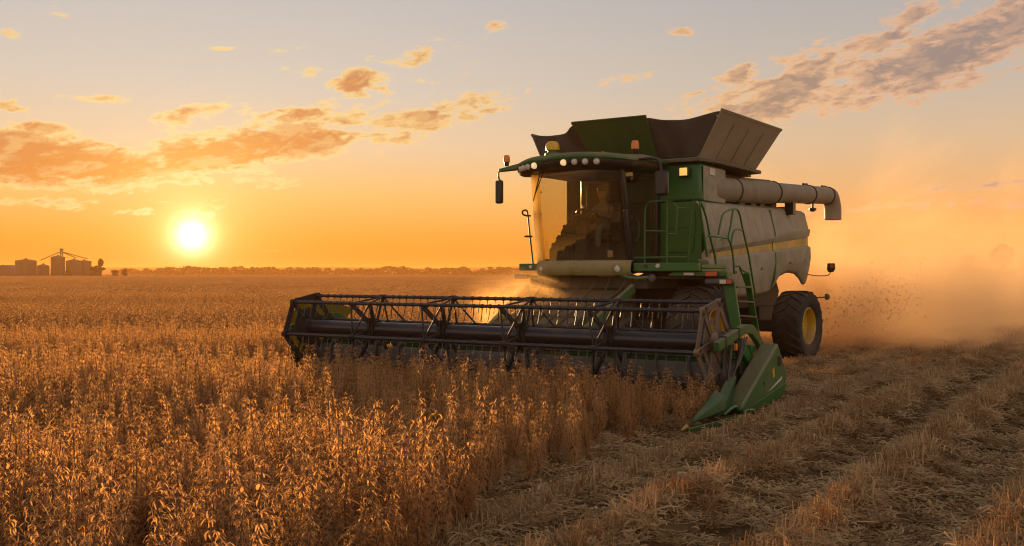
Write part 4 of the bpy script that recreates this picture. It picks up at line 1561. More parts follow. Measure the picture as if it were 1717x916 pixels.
def stub_row(seed):
    """a short length of one drill row: stiff cut stems with straw caught between them"""
    r = random.Random(seed)
    v, f = [], []
    for k in range(16):
        p = Vector((r.uniform(-.16, .16), r.gauss(0, .05), 0))
        pod_strip(v, f, p, Vector((r.gauss(0, .22), r.gauss(0, .22), 1)).normalized(), r.uniform(.10, .24), r.choice((.008, .011, .015)), .03, Vector((0, 0, 0)), 3, True)
    for k in range(22):
        p = Vector((r.uniform(-.17, .17), r.gauss(0, .07), r.uniform(0, .13)))
        b_ = r.choice((0, math.pi)) + r.gauss(0, .7)
        pod_strip(v, f, p, Vector((math.cos(b_), math.sin(b_), r.uniform(-.1, .6))).normalized(), r.uniform(.07, .20), r.choice((.007, .011, .016)), r.uniform(.05, .25), Vector((0, 0, 0)), 5, False, r)
    return [(a, b_, max(c, .004)) for a, b_, c in v], f


st_coll = libcoll('straw tufts', [rawmesh('straw_a_flat', [(*straw_tuft(400 + k, False), STRAW)]) for k in range(6)] + [rawmesh('straw_b_row', [(*straw_tuft(450 + k, True), STRAW)]) for k in range(6)]
                  + [rawmesh('straw_c_stub', [(*stub_row(480 + k), STRAW)]) for k in range(6)], 'straw')


def cut_np(u, v):
    return (v > EDGE - .55 + .30 * np.clip(u - 5.2, 0, 20) * .9) | ((u < .4) & (v > -4.7))


PX, PR, PS, PI = [], [], [], []
for (y0, y1, dens, sc) in ((3.0, 12, 70, .85), (12, 26, 38, 1.0), (26, 60, 12, 1.6), (60, 130, 1.6, 3.0)):
    xs, ys = field_points(dens, y0, y1)
    u, v = uv_of(xs, ys)
    k = cut_np(u, v)
    xs, ys, u, v = xs[k], ys[k], u[k], v[k]
    ridge = .5 + .5 * np.cos(2 * np.pi * (v - EDGE - .74) / 1.15)
    # bare wheel lane and thinner cover between rows
    lane = np.exp(-((v - EDGE - 4.1) / .35) ** 2)
    k = rng.uniform(0, 1, len(xs)) < (.36 + .55 * ridge ** 2.2 - .3 * lane)
    xs, ys, u, v, ridge = xs[k], ys[k], u[k], v[k], ridge[k]
    # the divider and the end shield press the straw flat beside them
    pressed = (u > -1.6) & (u < 2.7) & (v > 3.9) & (v < 4.85)
    k = ~pressed | (rng.uniform(0, 1, len(xs)) < .35)
    xs, ys, u, v, ridge, pressed = xs[k], ys[k], u[k], v[k], ridge[k], pressed[k]
    upright = (rng.uniform(0, 1, len(xs)) < ridge ** 2.5 * .95) & ~pressed
    z = ground_z(u, v, ys)
    PX.append(np.stack([xs, ys, z], 1)); PR.append(np.stack([rng.normal(0, .1, len(xs)), rng.normal(0, .1, len(xs)), rng.uniform(0, 6.28, len(xs))], 1))
    PS.append(rng.uniform(.75, 1.2, len(xs)) * sc * np.where(pressed, .6, 1.)); PI.append(np.where(upright, rng.integers(6, 12, len(xs)), rng.integers(0, 6, len(xs))))
for kk in range(0, 46):
    rv = EDGE + .74 + 1.15 * kk
    for (ua, ub, step, sc) in ((-28, 17, .13, 1.0), (-75, -28, .34, 1.9)):
        u = np.arange(ua, ub, step) + rng.uniform(-.05, .05, len(np.arange(ua, ub, step)))
        v = rv + rng.normal(0, .05, len(u)) * sc + .06 * np.sin(u * .35 + kk)
        x, y = ORG.x + FW.x * u + LW.x * v, ORG.y + FW.y * u + LW.y * v
        k = (y > 3.) & (np.abs(x) < HALF * y + 3.) & (rng.uniform(0, 1, len(u)) < .88)
        x, y, u, v = x[k], y[k], u[k], v[k]
        PX.append(np.stack([x, y, ground_z(u, v, y)], 1))
        PR.append(np.stack([rng.normal(0, .08, len(x)), rng.normal(0, .08, len(x)), HEAD + rng.normal(0, .25, len(x))], 1))
        PS.append(rng.uniform(.75, 1.2, len(x)) * sc); PI.append(rng.integers(12, 18, len(x)))
PX = np.concatenate(PX); print('straw', len(PX))
gn_scatter('cut_straw', st_coll, PX, np.concatenate(PR), np.concatenate(PS), np.concatenate(PI), 'cut straw lying in rows on the harvested ground')

# ---- ground: one sheet to the horizon
m, t, out = newmat('field soil')
geo = t.new('ShaderNodeNewGeometry').outputs['Position']
dv = t.vm('DOT_PRODUCT', t.vm('SUBTRACT', geo, tuple(ORG)), tuple(LW))
du = t.vm('DOT_PRODUCT', t.vm('SUBTRACT', geo, tuple(ORG)), tuple(FW))
rowv = t.m('COSINE', t.m('MULTIPLY', t.m('SUBTRACT', dv, EDGE + .74), 2 * math.pi / 1.15))
st = t.xyz(t.m('MULTIPLY', du, .35), t.m('MULTIPLY', dv, 2.0), 0.)
n1 = t.noise(st, 3., 6, .65)
n2 = t.noise(geo, 18., 5, .7)
n3 = t.noise(geo, .05, 3, .5)
c = t.ramp(t.m('ADD', t.m('MULTIPLY', n2, .6), t.m('MULTIPLY', n1, .5)), [(.30, (.040, .026, .015, 1)), (.48, (.11, .068, .034, 1)), (.66, (.27, .165, .08, 1))])
c = t.mix(t.mr(rowv, -.3, 1, 0, .55), c, (.20, .118, .055, 1))
c = t.mix(t.mr(n3, .4, .6, 0, .35), c, (.10, .058, .028, 1))
p = principled(t, Base_Color=c, Roughness=.95)
p.inputs['Specular IOR Level'].default_value = .0
bp = t.new('ShaderNodeBump'); bp.inputs['Strength'].default_value = .8; bp.inputs['Distance'].default_value = .05
t.put(bp.inputs['Height'], t.m('ADD', n2, n1)); t.put(p.inputs['Normal'], bp.outputs[0])
t.put(out.inputs[0], p.outputs[0])
SOIL = m
ys = np.concatenate([np.arange(-30, 3, 3), np.arange(3, 26, .16), np.geomspace(26, 4200, 120)])
rows = []
uu_ = np.concatenate([-np.geomspace(1.0, .02, 30)[:-1], np.linspace(-.02, .02, 3)[1:2], np.geomspace(.02, 1.0, 30)[1:]])
lin = np.linspace(-1, 1, 201)
V_, F_ = [], []
for yv in ys:
    half = HALF * max(yv, 6) * 1.3 + 6
    wide = np.sign(lin) * (np.abs(lin) * half + np.clip(np.abs(lin) - .9, 0, 1) * 10 * (3000 if yv > 0 else 3000) * .12)
    u, v = uv_of(wide, np.full(len(wide), yv))
    z = ground_z(u, v, max(yv, 0)) * (np.abs(lin) < .9)
    V_.append(np.stack([wide, np.full(len(wide), yv), z], 1))
V_ = np.concatenate(V_)
nc = len(lin)
F_ = [(i * nc + j, i * nc + j + 1, (i + 1) * nc + j + 1, (i + 1) * nc + j) for i in range(len(ys) - 1) for j in range(nc - 1)]
me = bpy.data.meshes.new('field_ground'); me.from_pydata(V_.tolist(), [], F_); me.materials.append(SOIL)
me.polygons.foreach_set('use_smooth', [True] * len(me.polygons))
gr = bpy.data.objects.new('field_ground', me); COL.objects.link(gr)
tag(gr, 'dark soil of the harvested field', kind='structure')

# canopy of the crop beyond the modelled plants
m, t, out = newmat('far crop canopy')
geo = t.new('ShaderNodeNewGeometry').outputs['Position']
n1 = t.noise(geo, .6, 5, .7); n2 = t.noise(t.vm('MULTIPLY', geo, (.02, .12, 0.)), 1., 4, .6)
c = t.ramp(t.m('ADD', t.m('MULTIPLY', n1, .5), t.m('MULTIPLY', n2, .5)), [(.35, (.16, .09, .035, 1)), (.6, (.33, .19, .08, 1))])
d = t.new('ShaderNodeBsdfDiffuse'); t.put(d.inputs[0], c)
bp = t.new('ShaderNodeBump'); bp.inputs['Strength'].default_value = 1.0; bp.inputs['Distance'].default_value = .6
t.put(bp.inputs['Height'], n1); t.put(d.inputs['Normal'], bp.outputs[0])
t.put(out.inputs[0], d.outputs[0])
rows = []
for yv in np.geomspace(518, 1500, 24):
    rows.append([(a * (HALF * yv * 1.2 + 20), yv, .55) for a in np.linspace(-1, 1, 40)])
# keep only the side of the field that is still standing
mb = MB()
r_, c_ = len(rows), len(rows[0])
for i in range(r_ - 1):
    for j in range(c_ - 1):
        q = [rows[i][j], rows[i][j + 1], rows[i + 1][j + 1], rows[i + 1][j]]
        uu, vv = local(sum(a[0] for a in q) / 4, sum(a[1] for a in q) / 4)
        if vv < -6: mb.add(q, [(0, 1, 2, 3)])
o = mb.build('crop_canopy', m, None, weld=True)
tag(o, 'far crop seen as one brown mass at the horizon', kind='stuff')

# =================================================================== FAR SCENERY
def px(p, D): return (p - 858.5) / 1670. * D


METAL = paint('bin steel', (.10, .085, .07, 1), .8, .2, spec=.1)
ROOFM = paint('bin roof steel', (.09, .075, .06, 1), .8, .2, spec=.1)


def silo(pxc, D, wpx, eave, peak, label):
    X = px(pxc, D); R = wpx / 1670. * D / 2
    ze = CAMZ + (458 - eave) / 1670. * D; zp = CAMZ + (458 - peak) / 1670. * D
    root = empty('grain_bin', (X, D, 0))
    tag(root, label, 'grain bin', 'grain bins on the horizon')
    b = MB()
    prof = []
    n = 14
    for k in range(n):
        z0, z1 = ze * k / n, ze * (k + 1) / n
        prof += [(R, z0), (R * 1.012, (z0 + z1) / 2)]
    prof.append((R, ze))
    b.lathe(prof, (0, 0, 0), (0, 0, 1), 32)
    b.build('wall', METAL, root)
    b = MB()
    b.lathe([(R * 1.03, ze - .1), (R * 1.04, ze), (R * .14, zp - .25), (R * .14, zp), (R * .1, zp + .25), (0, zp + .3)], (0, 0, 0), (0, 0, 1), 32)
    for k in range(16):
        a = 2 * math.pi * k / 16
        b.tube([(R * math.cos(a), R * math.sin(a), ze + .04), (R * .16 * math.cos(a), R * .16 * math.sin(a), zp - .2)], .06, 4)
    b.build('roof', ROOFM, root)
    b = MB()
    for s in (-.25, .25):
        b.tube([(s, -R * 1.03, .5), (s, -R * 1.03, ze)], .05, 4)
    for k in range(int(ze / .5)):
        b.tube([(-.25, -R * 1.03, .6 + k * .5), (.25, -R * 1.03, .6 + k * .5)], .03, 4)
    b.build('ladder', METAL, root)
    return root


silo(43.5, 480, 33, 437.5, 434.2, 'widest steel grain bin, on the left end of the bins')
silo(72.5, 470, 19, 446, 442.5, 'small low steel grain bin left of the tallest bin')
silo(97, 480, 22, 431.5, 428.2, 'tallest steel grain bin, below the elevator head')
silo(124, 480, 25, 438, 434.5, 'broad steel grain bin just right of the tallest bin')
silo(141, 488, 23, 438.5, 436, 'rearmost steel grain bin at the right end of the bins')
D = 480
ge = empty('grain_elevator', (px(96.5, D), D + 4.2, 0))
tag(ge, 'thin elevator leg with sloping spouts rising over the tallest grain bin', 'grain elevator')
zt = CAMZ + (458 - 416) / 1670. * D
b = MB()
for sx in (-.45, .45):
    for s2 in (-.3, .3):
        b.tube([(sx, s2, 0), (sx, s2, zt - 1.2)], .13, 4)
for k in range(14):
    b.tube([(-.45, -.3, k * zt / 15), (.45, -.3, (k + 1) * zt / 15)], .06, 4)
b.build('leg', METAL, ge)
b = MB(); b.box((-.75, -.5, zt - 1.3), (.75, .5, zt - .15)); b.box((-.9, -.6, zt - 2.6), (.9, .6, zt - 2.4)); b.build('head', METAL, ge, bevel=.15)
for (tx, tz) in ((64, 438), (124, 434.0), (143, 435.5)):
    b = MB(); b.tube([(0, -.4, zt - 1.6), (px(tx, D) - px(96.5, D), -2.0, CAMZ + (458 - tz) / 1670. * D + .4)], .22, 6)
    b.build('spout_pipe', METAL, ge)
# low buildings at the left edge
b = MB()
X = px(4, 430); w, h = 6.2, 5.6
b.prism([(w * .5 * math.cos(rad(a)), 0, h * math.sin(rad(a))) for a in range(0, 181, 15)], (0, 9, 0))
shed = b.build('farm_shed', paint('shed sheet', (.05, .045, .04, 1), .7, .2), None)
shed.location = (X, 430, 0)
tag(shed, 'dark round roofed farm shed at the left edge of the horizon', 'shed')
b = MB(); b.box((-2.2, -.01, 0), (2.2, .1, 3.6)); b.build('doors', METAL, shed)
b = MB(); b.box((-2.6, -2.5, 0), (2.6, 2.5, 2.6)); 
low = b.build('farm_building', METAL, None); low.location = (px(19, 450), 450, 0)
tag(low, 'low pale farm building beside the widest grain bin', 'building')
b = MB(); b.prism([(-2.8, -2.7, 2.6), (2.8, -2.7, 2.6), (0, -2.7, 3.7)], (0, 5.4, 0)); b.build('roof', ROOFM, low)


def leafy(mb, c, rx, rz, n, size, r, squash=1.):
    for k in range(n):
        while True:
            q = Vector((r.uniform(-1, 1), r.uniform(-1, 1), r.uniform(-1, 1)))
            if q.length < 1: break
        q = q * (.55 + .45 * r.random()) / max(q.length, .35) * min(1, q.length + .35)
        p = Vector(c) + Vector((q.x * rx, q.y * rx, q.z * rz))
        a = Vector((r.uniform(-1, 1), r.uniform(-1, 1), r.uniform(-1, 1))).normalized() * size * r.uniform(.5, 1.2)
        b_ = a.orthogonal().normalized() * size * r.uniform(.4, .9)
        mb.add([p - a, p + b_, p + a, p - b_], [(0, 1, 2, 3)])


def tree(pxc, D, ytop, wpx, label, ybase=None, kind='round', seed=1, cat='tree', name='field_tree', trunk=.3, group='trees along the horizon'):
    r = random.Random(seed)
    X = px(pxc, D)
    Ht = CAMZ + (458 - ytop) / 1670. * D
    W = wpx / 1670. * D / 2
    root = empty(name, (X, D, 0))
    tag(root, label, cat, group)
    b = MB()
    if kind == 'fan':
        b.tube([(0, 0, 0), (.1, 0, Ht * .35)], [.45, .3], 7)
        for k in range(9):
            a = -70 + 140 * k / 8
            b.tube(smooth_path([(0, 0, Ht * .28), (math.sin(rad(a)) * W * .4, r.uniform(-1, 1), Ht * (.45 + .1 * math.cos(rad(a)))), (math.sin(rad(a)) * W * .85, r.uniform(-2, 2), Ht * (.45 + .42 * math.cos(rad(a))))], 1), [.22, .18, .14, .1, .08, .06][:6] if False else .14, 5)
    else:
        b.tube([(0, 0, 0), (0, 0, Ht * .7)], [.35, .12], 6)
        for k in range(5):
            a = r.uniform(0, 6.28)
            b.tube([(0, 0, Ht * (.2 + .1 * k)), (math.cos(a) * W * .6, math.sin(a) * W * .6, Ht * (.4 + .1 * k))], [.14, .05], 4)
    b.build('trunk', BARK, root)
    b = MB()
    if kind == 'fan':
        for k in range(9):
            a = rad(-75 + 150 * k / 8)
            leafy(b, (math.sin(a) * W * .82, r.uniform(-2, 2), Ht * (.46 + .44 * math.cos(a))), W * .24, Ht * .11, 110, .42, r)
            leafy(b, (math.sin(a) * W * .45, r.uniform(-2, 2), Ht * (.44 + .24 * math.cos(a))), W * .16, Ht * .08, 40, .4, r)
        leafy(b, (0, 0, Ht * .22), W * .55, Ht * .16, 220, .45, r)
    else:
        for k in range(11):
            a = r.uniform(0, 6.28); q = r.random() ** .5
            zc = Ht * r.uniform(trunk + .12, .80)
            wz = math.sqrt(max(.05, 1 - ((zc / Ht - .5) / .5) ** 2))
            leafy(b, (math.cos(a) * W * .62 * q * wz, math.sin(a) * W * .62 * q, zc), W * .42, Ht * .17, 110, W * .085 + .12, r)
        leafy(b, (0, 0, Ht * .88), W * .3, Ht * .11, 60, W * .08 + .1, r)
    b.build('crown', LEAF, root, sharp=180)
    return root


tree(169, 470, 432.5, 13, 'slim tree with a small round head above the bush by the grain bins', seed=3, trunk=.55)
tree(163, 465, 445.5, 30, 'wide dark bush at the right foot of the grain bins', seed=4, trunk=.0)
tree(115, 462, 449, 14, 'small bush in front of the broad grain bin', seed=5, trunk=.0)
tree(193, 468, 453, 14, 'flat low bush between the grain bins and the lone round bush', seed=6, trunk=.0)
tree(210, 468, 451, 13, 'lone small round bush right of the grain bins', seed=7, trunk=.0)
tree(1680, 330, 409, 42, 'spreading fan shaped tree standing in the dust on the right', kind='fan', seed=8)
tree(1620, 420, 424, 34, 'rounded tree in the dust left of the fan shaped tree', seed=9, trunk=.1)
tree(1722, 330, 427, 36, 'dark tree cut by the right edge of the picture', seed=10, trunk=.05)
tree(1585, 440, 432, 20, 'small faint tree in the dust, third from the right edge', seed=11, trunk=.1)
tree(1513, 440, 428, 34, 'broad faint tree nearly lost in the thick dust behind the combine', seed=12, trunk=.1)


def treeline(name, D, x0, x1, prof, label, seed, dens=1.0, leaf=1.0):
    r = random.Random(seed)
    b = MB()
    xp = x0
    while xp < x1:
        yt = prof(xp) + r.uniform(-1.5, 1.2)
        Ht = CAMZ + (458 - yt) / 1670. * D
        W = r.uniform(5, 11)
        X = px(xp, D)
        for k in range(int(7 * dens)):
            leafy(b, (X + r.uniform(-W, W) * .6, D + r.uniform(-8, 8), Ht * r.uniform(.25, .85)), W * .4, Ht * .17, 34, leaf, r)
        leafy(b, (X, D, Ht * .30), W * 1.1, Ht * .34, 110, leaf, r)
        leafy(b, (X, D - 4, 1.0), W * 1.2, 1.6, 40, leaf, r)
        xp += W * 1670. / D * .95
    o = b.build(name, LEAF, None, sharp=180)
    return tag(o, label, kind='stuff')


def prof1(x):
    y = 447.5 + 2.5 * max(0., math.sin(x * .027 + 1.2)) ** 2
    y -= 2.5 * math.exp(-((x - 225) / 9) ** 2)
    y -= 3.0 * math.exp(-((x - 480) / 22) ** 2) + 3.5 * math.exp(-((x - 665) / 26) ** 2)
    y += 2.0 * math.exp(-((x - 580) / 60) ** 2) + 1.0 * math.sin(x * .11) + .8 * math.sin(x * .31)
    return y


treeline('tree_line', 900, 205, 900, prof1, 'hazy line of trees along the horizon under the sun', 21)
treeline('hedge_line', 500, 1430, 1800, lambda x: 449 + math.sin(x * .2), 'low hedge along the horizon behind the dust', 22, .7, .7)
# far rise behind everything
rows = []
for (yv, zz) in ((1500, 0), (1750, 6), (2100, 13), (2700, 13), (3200, 0)):
    rows.append([(xx, yv, zz * (1 + .25 * math.sin(xx * .004 + yv) + .2 * math.sin(xx * .011)) - .01) for xx in np.linspace(-2600, 2600, 90)])
b = MB(); b.grid(rows)
o = b.build('far_hills', paint('far hill cover', (.05, .045, .02, 1), 1., .3, spec=.0), None, sharp=180)
tag(o, 'low wooded rise along the horizon', kind='structure')

# =================================================================== AIR, DUST, CHAFF
def volume(name, col, dens_fn, aniso):
    m, t, out = newmat(name)
    pv = t.new('ShaderNodeVolumePrincipled')
    pv.inputs['Color'].default_value = col
    pv.inputs['Anisotropy'].default_value = aniso
    d = dens_fn(t)
    t.put(pv.inputs['Density'], d)
    t.put(out.inputs['Volume'], pv.outputs[0])
    return m


HZ_TOP = 18.
b = MB(); b.box((-3000, -80, -1.0), (3000, 3600, HZ_TOP))
hz = b.build('haze', volume('field haze', (.86, .44, .15, 1), lambda t: .00031, .30), None)
tag(hz, 'warm haze over the field', kind='stuff')


def dust_density(t, amount, ax, ay, az, nscale, gr):
    """soft-edged billows inside a box, thickest low down and near the source end"""
    tc = t.new('ShaderNodeTexCoord').outputs['Generated']
    geo = t.new('ShaderNodeNewGeometry').outputs['Position']
    s = t.sep(tc)
    n = t.noise(geo, nscale, 4, .6, .8)
    return tc, s, n


def dens_trail(t):
    tc, s, n = dust_density(t, 1, 0, 0, 0, .22, 0)
    # Generated x runs 0 (far end of the trail) .. 1 (at the machine); z 0 .. 1 upward
    along = t.m('MULTIPLY', t.mr(s[0], .0, .25, 0, 1, True), t.mr(s[0], .93, 1.0, 1, 0, True))
    near = t.mr(s[0], .30, .95, .20, 1.0)
    topz = t.m('ADD', t.mr(s[0], .25, 1., .12, .46), t.m('MULTIPLY', t.m('SUBTRACT', n, .5), 1.25))
    vert = t.mr(t.m('SUBTRACT', topz, s[2]), -.16, .40, 0, 1, True)
    low = t.mr(s[2], 0, .45, 1.0, .28)
    side = t.m('MULTIPLY', t.mr(s[1], 0, .28, 0, 1, True), t.mr(s[1], .72, 1, 1, 0, True))
    bil = t.mr(n, .44, .60, .06, 2.0)
    d = t.m('MULTIPLY', t.m('MULTIPLY', along, near), t.m('MULTIPLY', vert, low))
    d = t.m('MULTIPLY', t.m('MULTIPLY', d, side), bil)
    return t.m('MULTIPLY', d, .34)


def dens_plume(t):
    tc, s, n = dust_density(t, 1, 0, 0, 0, .55, 0)
    q = t.vm('SUBTRACT', tc, (.5, .5, .25))
    q = t.vm('MULTIPLY', q, (2., 2., 1.5))
    r = t.vm('LENGTH', q)
    e = t.mr(t.m('ADD', r, t.m('MULTIPLY', t.m('SUBTRACT', n, .5), .9)), .15, .95, 1, 0, True)
    bx = t.m('MULTIPLY', t.m('MULTIPLY', t.mr(s[0], 0, .12, 0, 1), t.mr(s[0], .88, 1, 1, 0)), t.m('MULTIPLY', t.mr(s[1], 0, .12, 0, 1), t.mr(s[1], .88, 1, 1, 0)))
    return t.m('MULTIPLY', t.m('MULTIPLY', t.m('MULTIPLY', e, bx), t.mr(n, .4, .6, .3, 1.7)), .7)


def dens_feeder(t):
    tc, s, n = dust_density(t, 1, 0, 0, 0, 1.1, 0)
    q = t.vm('MULTIPLY', t.vm('SUBTRACT', tc, (.5, .5, .5)), (2., 2., 2.))
    r = t.vm('LENGTH', q)
    e = t.mr(t.m('ADD', r, t.m('MULTIPLY', t.m('SUBTRACT', n, .5), .8)), .2, .9, 1, 0, True)
    return t.m('MULTIPLY', e, .55)


def vol_box(name, lo, hi, mat, label):
    b = MB(); b.box(tuple(-(h - l) / 2 for l, h in zip(lo, hi)), tuple((h - l) / 2 for l, h in zip(lo, hi)))
    o = b.build(name, mat, None)
    c = [(l + h) / 2 for l, h in zip(lo, hi)]
    w = world(c[0], c[1], c[2])
    o.location = w; o.rotation_euler = (0, 0, HEAD)
    return tag(o, label, kind='stuff')


vol_box('dust_trail', (-64, -7, .05), (-10.6, 13, 9.0), volume('dust trail air', (.97, .75, .48, 1), dens_trail, .25), 'orange dust trailing behind the combine')
vol_box('dust_plume', (-17.5, -2.2, .05), (-11.2, 4.6, 3.4), volume('dust plume air', (.60, .37, .19, 1), dens_plume, .3), 'dark brown dust thrown up behind the rear wheel')
vol_box('feeder_dust', (-4.6, -2.8, .3), (-.9, 1.6, 2.2), volume('feeder dust air', (.93, .62, .30, 1), dens_feeder, .5), 'sunlit dust below the cab')

b = MB()
r = random.Random(31)
for k in range(1000):
    a = r.random() ** .7
    u0 = -12.3 - 4.2 * a + r.gauss(0, .5)
    v0 = 1.6 + 1.6 * a + r.gauss(0, .5)
    z0 = .5 + 1.0 * a + r.gauss(0, .34) 
    if z0 < .1: continue
    p = Vector((u0, v0, z0)); s = r.uniform(.010, .034)
    a_ = Vector((r.uniform(-1, 1), r.uniform(-1, 1), r.uniform(-1, 1))).normalized() * s * r.uniform(1, 2.2)
    c_ = a_.orthogonal().normalized() * s * .6
    n_ = a_.cross(c_).normalized() * s * .3
    b.add([p - a_, p + c_, p + a_, p - c_, p + n_], [(0, 1, 4), (1, 2, 4), (2, 3, 4), (3, 0, 4), (3, 2, 1, 0)])
fc = b.build('flying_chaff', STRAW, None, sharp=10)
fc.location = ORG; fc.rotation_euler = (0, 0, HEAD)
tag(fc, 'bits of chaff flying up behind the rear wheel', kind='stuff')

# =================================================================== SKY
W = bpy.data.worlds.new('World')
S.world = W
W.use_nodes = True
W.node_tree.nodes.clear()
t = NT(W.node_tree)
out = t.new('ShaderNodeOutputWorld')
bg = t.new('ShaderNodeBackground')
d = t.new('ShaderNodeTexCoord').outputs['Generated']
dx, dy, dz = t.sep(d)
DEG = 57.29578
el = t.m('MULTIPLY', t.m('ARCSINE', t.m('MINIMUM', t.m('MAXIMUM', dz, -1.), 1.)), DEG)
az = t.m('MULTIPLY', t.m('ARCTAN2', dx, dy), DEG)
def sundir(e):
    return (math.sin(rad(SUN_AZ)) * math.cos(rad(e)), math.cos(rad(SUN_AZ)) * math.cos(rad(e)), math.sin(rad(e)))


sd = sundir(DISC_EL)
cosang = t.vm('DOT_PRODUCT', d, sd)
theta = t.m('MULTIPLY', t.m('ARCCOSINE', t.m('MINIMUM', cosang, 1.)), DEG)
hl = math.hypot(sd[0], sd[1])
daz = t.m('ABSOLUTE', t.m('SUBTRACT', az, SUN_AZ))
daz = t.m('MINIMUM', daz, t.m('SUBTRACT', 360., daz))
elc = t.m('DIVIDE', t.m('MAXIMUM', el, 0.), 40.)
near_r = t.ramp(elc, [(0, srgb(240, 134, 34)), (.05, srgb(250, 168, 62)), (.11, srgb(252, 196, 114)), (.18, srgb(240, 207, 166)), (.26, srgb(218, 204, 186)), (.37, srgb(200, 194, 188)), (.65, srgb(172, 168, 168)), (1., srgb(150, 150, 156))])
mid_r = t.ramp(elc, [(0, srgb(226, 130, 58)), (.05, srgb(232, 152, 78)), (.11, srgb(235, 180, 120)), (.18, srgb(220, 189, 152)), (.26, srgb(198, 186, 170)), (.37, srgb(181, 177, 174)), (.65, srgb(165, 162, 162)), (1., srgb(145, 147, 154))])
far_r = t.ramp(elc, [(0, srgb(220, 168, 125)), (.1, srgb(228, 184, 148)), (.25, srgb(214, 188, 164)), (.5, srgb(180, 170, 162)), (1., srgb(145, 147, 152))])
fs = t.new('ShaderNodeVectorMath', operation='SCALE'); t.put(fs.inputs[0], far_r); fs.inputs['Scale'].default_value = 1.65  # unseen sky behind the camera brightened, as fill for machine front and ground
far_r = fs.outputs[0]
base = t.mix(t.mr(daz, 4, 42, 0, 1, True), near_r, mid_r)
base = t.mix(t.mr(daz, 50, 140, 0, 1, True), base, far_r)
# physical twilight sky higher up
ns = t.new('ShaderNodeTexSky', sky_type='NISHITA')
ns.sun_disc = False
ns.sun_elevation = rad(SUN_EL); ns.sun_rotation = rad(SUN_AZ)
ns.dust_density = 3.0
nis = t.vm('SCALE', ns.outputs[0]); 
nis.node.inputs['Scale'].default_value = .12
up = t.mr(el, 24, 70, 0, .45, True)
base = t.mix(up, base, nis)
# clouds: band of broken cumulus, set in azimuth / elevation
BL = []
def blob(x_, y_, sx, sy, rot, amp):
    a = math.degrees(math.atan((x_ - 858.5) / 1670.)); e = math.degrees(math.atan((458 - y_) / 1670. * math.cos(rad(a))))
    k = 1670. / DEG
    BL.append((a, e, sx / k, sy / k, rot, amp))
# left bank
blob(90, 268, 190, 36, -4, 1.0); blob(400, 250, 190, 34, 9, .95); blob(560, 212, 120, 32, 14, .5); blob(250, 300, 190, 13, 0, .55)
blob(330, 190, 80, 16, 5, .55); blob(500, 190, 70, 20, 10, .6); blob(690, 205, 110, 32, 12, .62); blob(790, 180, 100, 30, 15, .45)
blob(600, 138, 50, 22, 5, .85); blob(535, 118, 60, 13, 5, .42); blob(700, 92, 80, 22, 8, .40); blob(730, 134, 60, 14, 5, .36)
blob(70, 214, 80, 10, -3, .55); blob(165, 165, 60, 9, -4, .5); blob(10, 180, 40, 12, -8, .6); blob(60, 340, 110, 8, 2, .5)
blob(250, 358, 200, 7, -2, .34); blob(400, 304, 140, 9, 2, .38)
# right bank
blob(1330, 150, 230, 42, 22, .72); blob(1580, 90, 220, 48, 14, .74); blob(1450, 130, 180, 36, 16, .5); blob(1220, 182, 110, 18, 12, .55); blob(1690, 30, 120, 50, 15, .62)
blob(1240, 130, 60, 16, 18, .5); blob(1330, 100, 80, 18, 16, .45); blob(1650, 120, 100, 18, 8, .4)
# wisps
blob(1045, 130, 45, 12, 6, .42); blob(830, 40, 26, 10, 6, .42); blob(368, 79, 24, 8, 0, .36); blob(485, 82, 40, 7, 6, .3); blob(95, 20, 60, 12, 0, .30); blob(6, 50, 22, 10, 0, .36)
blob(1145, 52, 30, 12, 5, .35); blob(1160, 160, 40, 18, 10, .4); blob(1530, 30, 60, 18, 18, .4); blob(1560, 345, 260, 16, 3, .36); blob(1660, 310, 140, 10, 4, .42)
mask = None
for (a, e, sx, sy_, rot, amp) in BL:
    cs, sn = math.cos(rad(rot)), math.sin(rad(rot))
    da = t.m('SUBTRACT', az, a); de = t.m('SUBTRACT', el, e)
    p1 = t.m('ADD', t.m('MULTIPLY', da, cs / sx), t.m('MULTIPLY', de, sn / sx))
    p2 = t.m('SUBTRACT', t.m('MULTIPLY', de, cs / sy_), t.m('MULTIPLY', da, sn / sy_))
    r2 = t.m('ADD', t.m('MULTIPLY', p1, p1), t.m('MULTIPLY', p2, p2))
    g = t.m('MULTIPLY', t.m('POWER', 2.71828, t.m('MULTIPLY', r2, -.8)), amp)
    mask = g if mask is None else t.m('MAXIMUM', mask, g)
cp = t.xyz(t.m('MULTIPLY', az, .42), t.m('MULTIPLY', t.m('SUBTRACT', el, t.m('MULTIPLY', az, .10)), 1.05), 3.7)
n1 = t.noise(cp, 1.0, 8, .60, .5)
n2 = t.noise(t.vm('ADD', cp, (11.3, 4.1, 0)), 2.6, 6, .62, .3)
nn = t.m('ADD', t.m('MULTIPLY', n1, .62), t.m('MULTIPLY', n2, .38))
nn = t.m('ADD', t.m('MULTIPLY', t.m('SUBTRACT', nn, .5), 1.75), .5)
dens = t.m('SUBTRACT', t.m('ADD', nn, t.m('MULTIPLY', mask, .84)), .755)
hcp = t.xyz(t.m('MULTIPLY', az, .09), t.m('MULTIPLY', el, .30), 9.1)
gen = t.m('MULTIPLY', t.mr(daz, 38, 60, 0, .30, True), t.mr(t.noise(hcp, 1.0, 3, .5), .45, .7, 0, 1))
dens = t.m('ADD', dens, gen)
cover = t.mr(dens, -.03, .16, 0, 1, True)
thick = t.mr(dens, .04, .34, 0, 1, True)
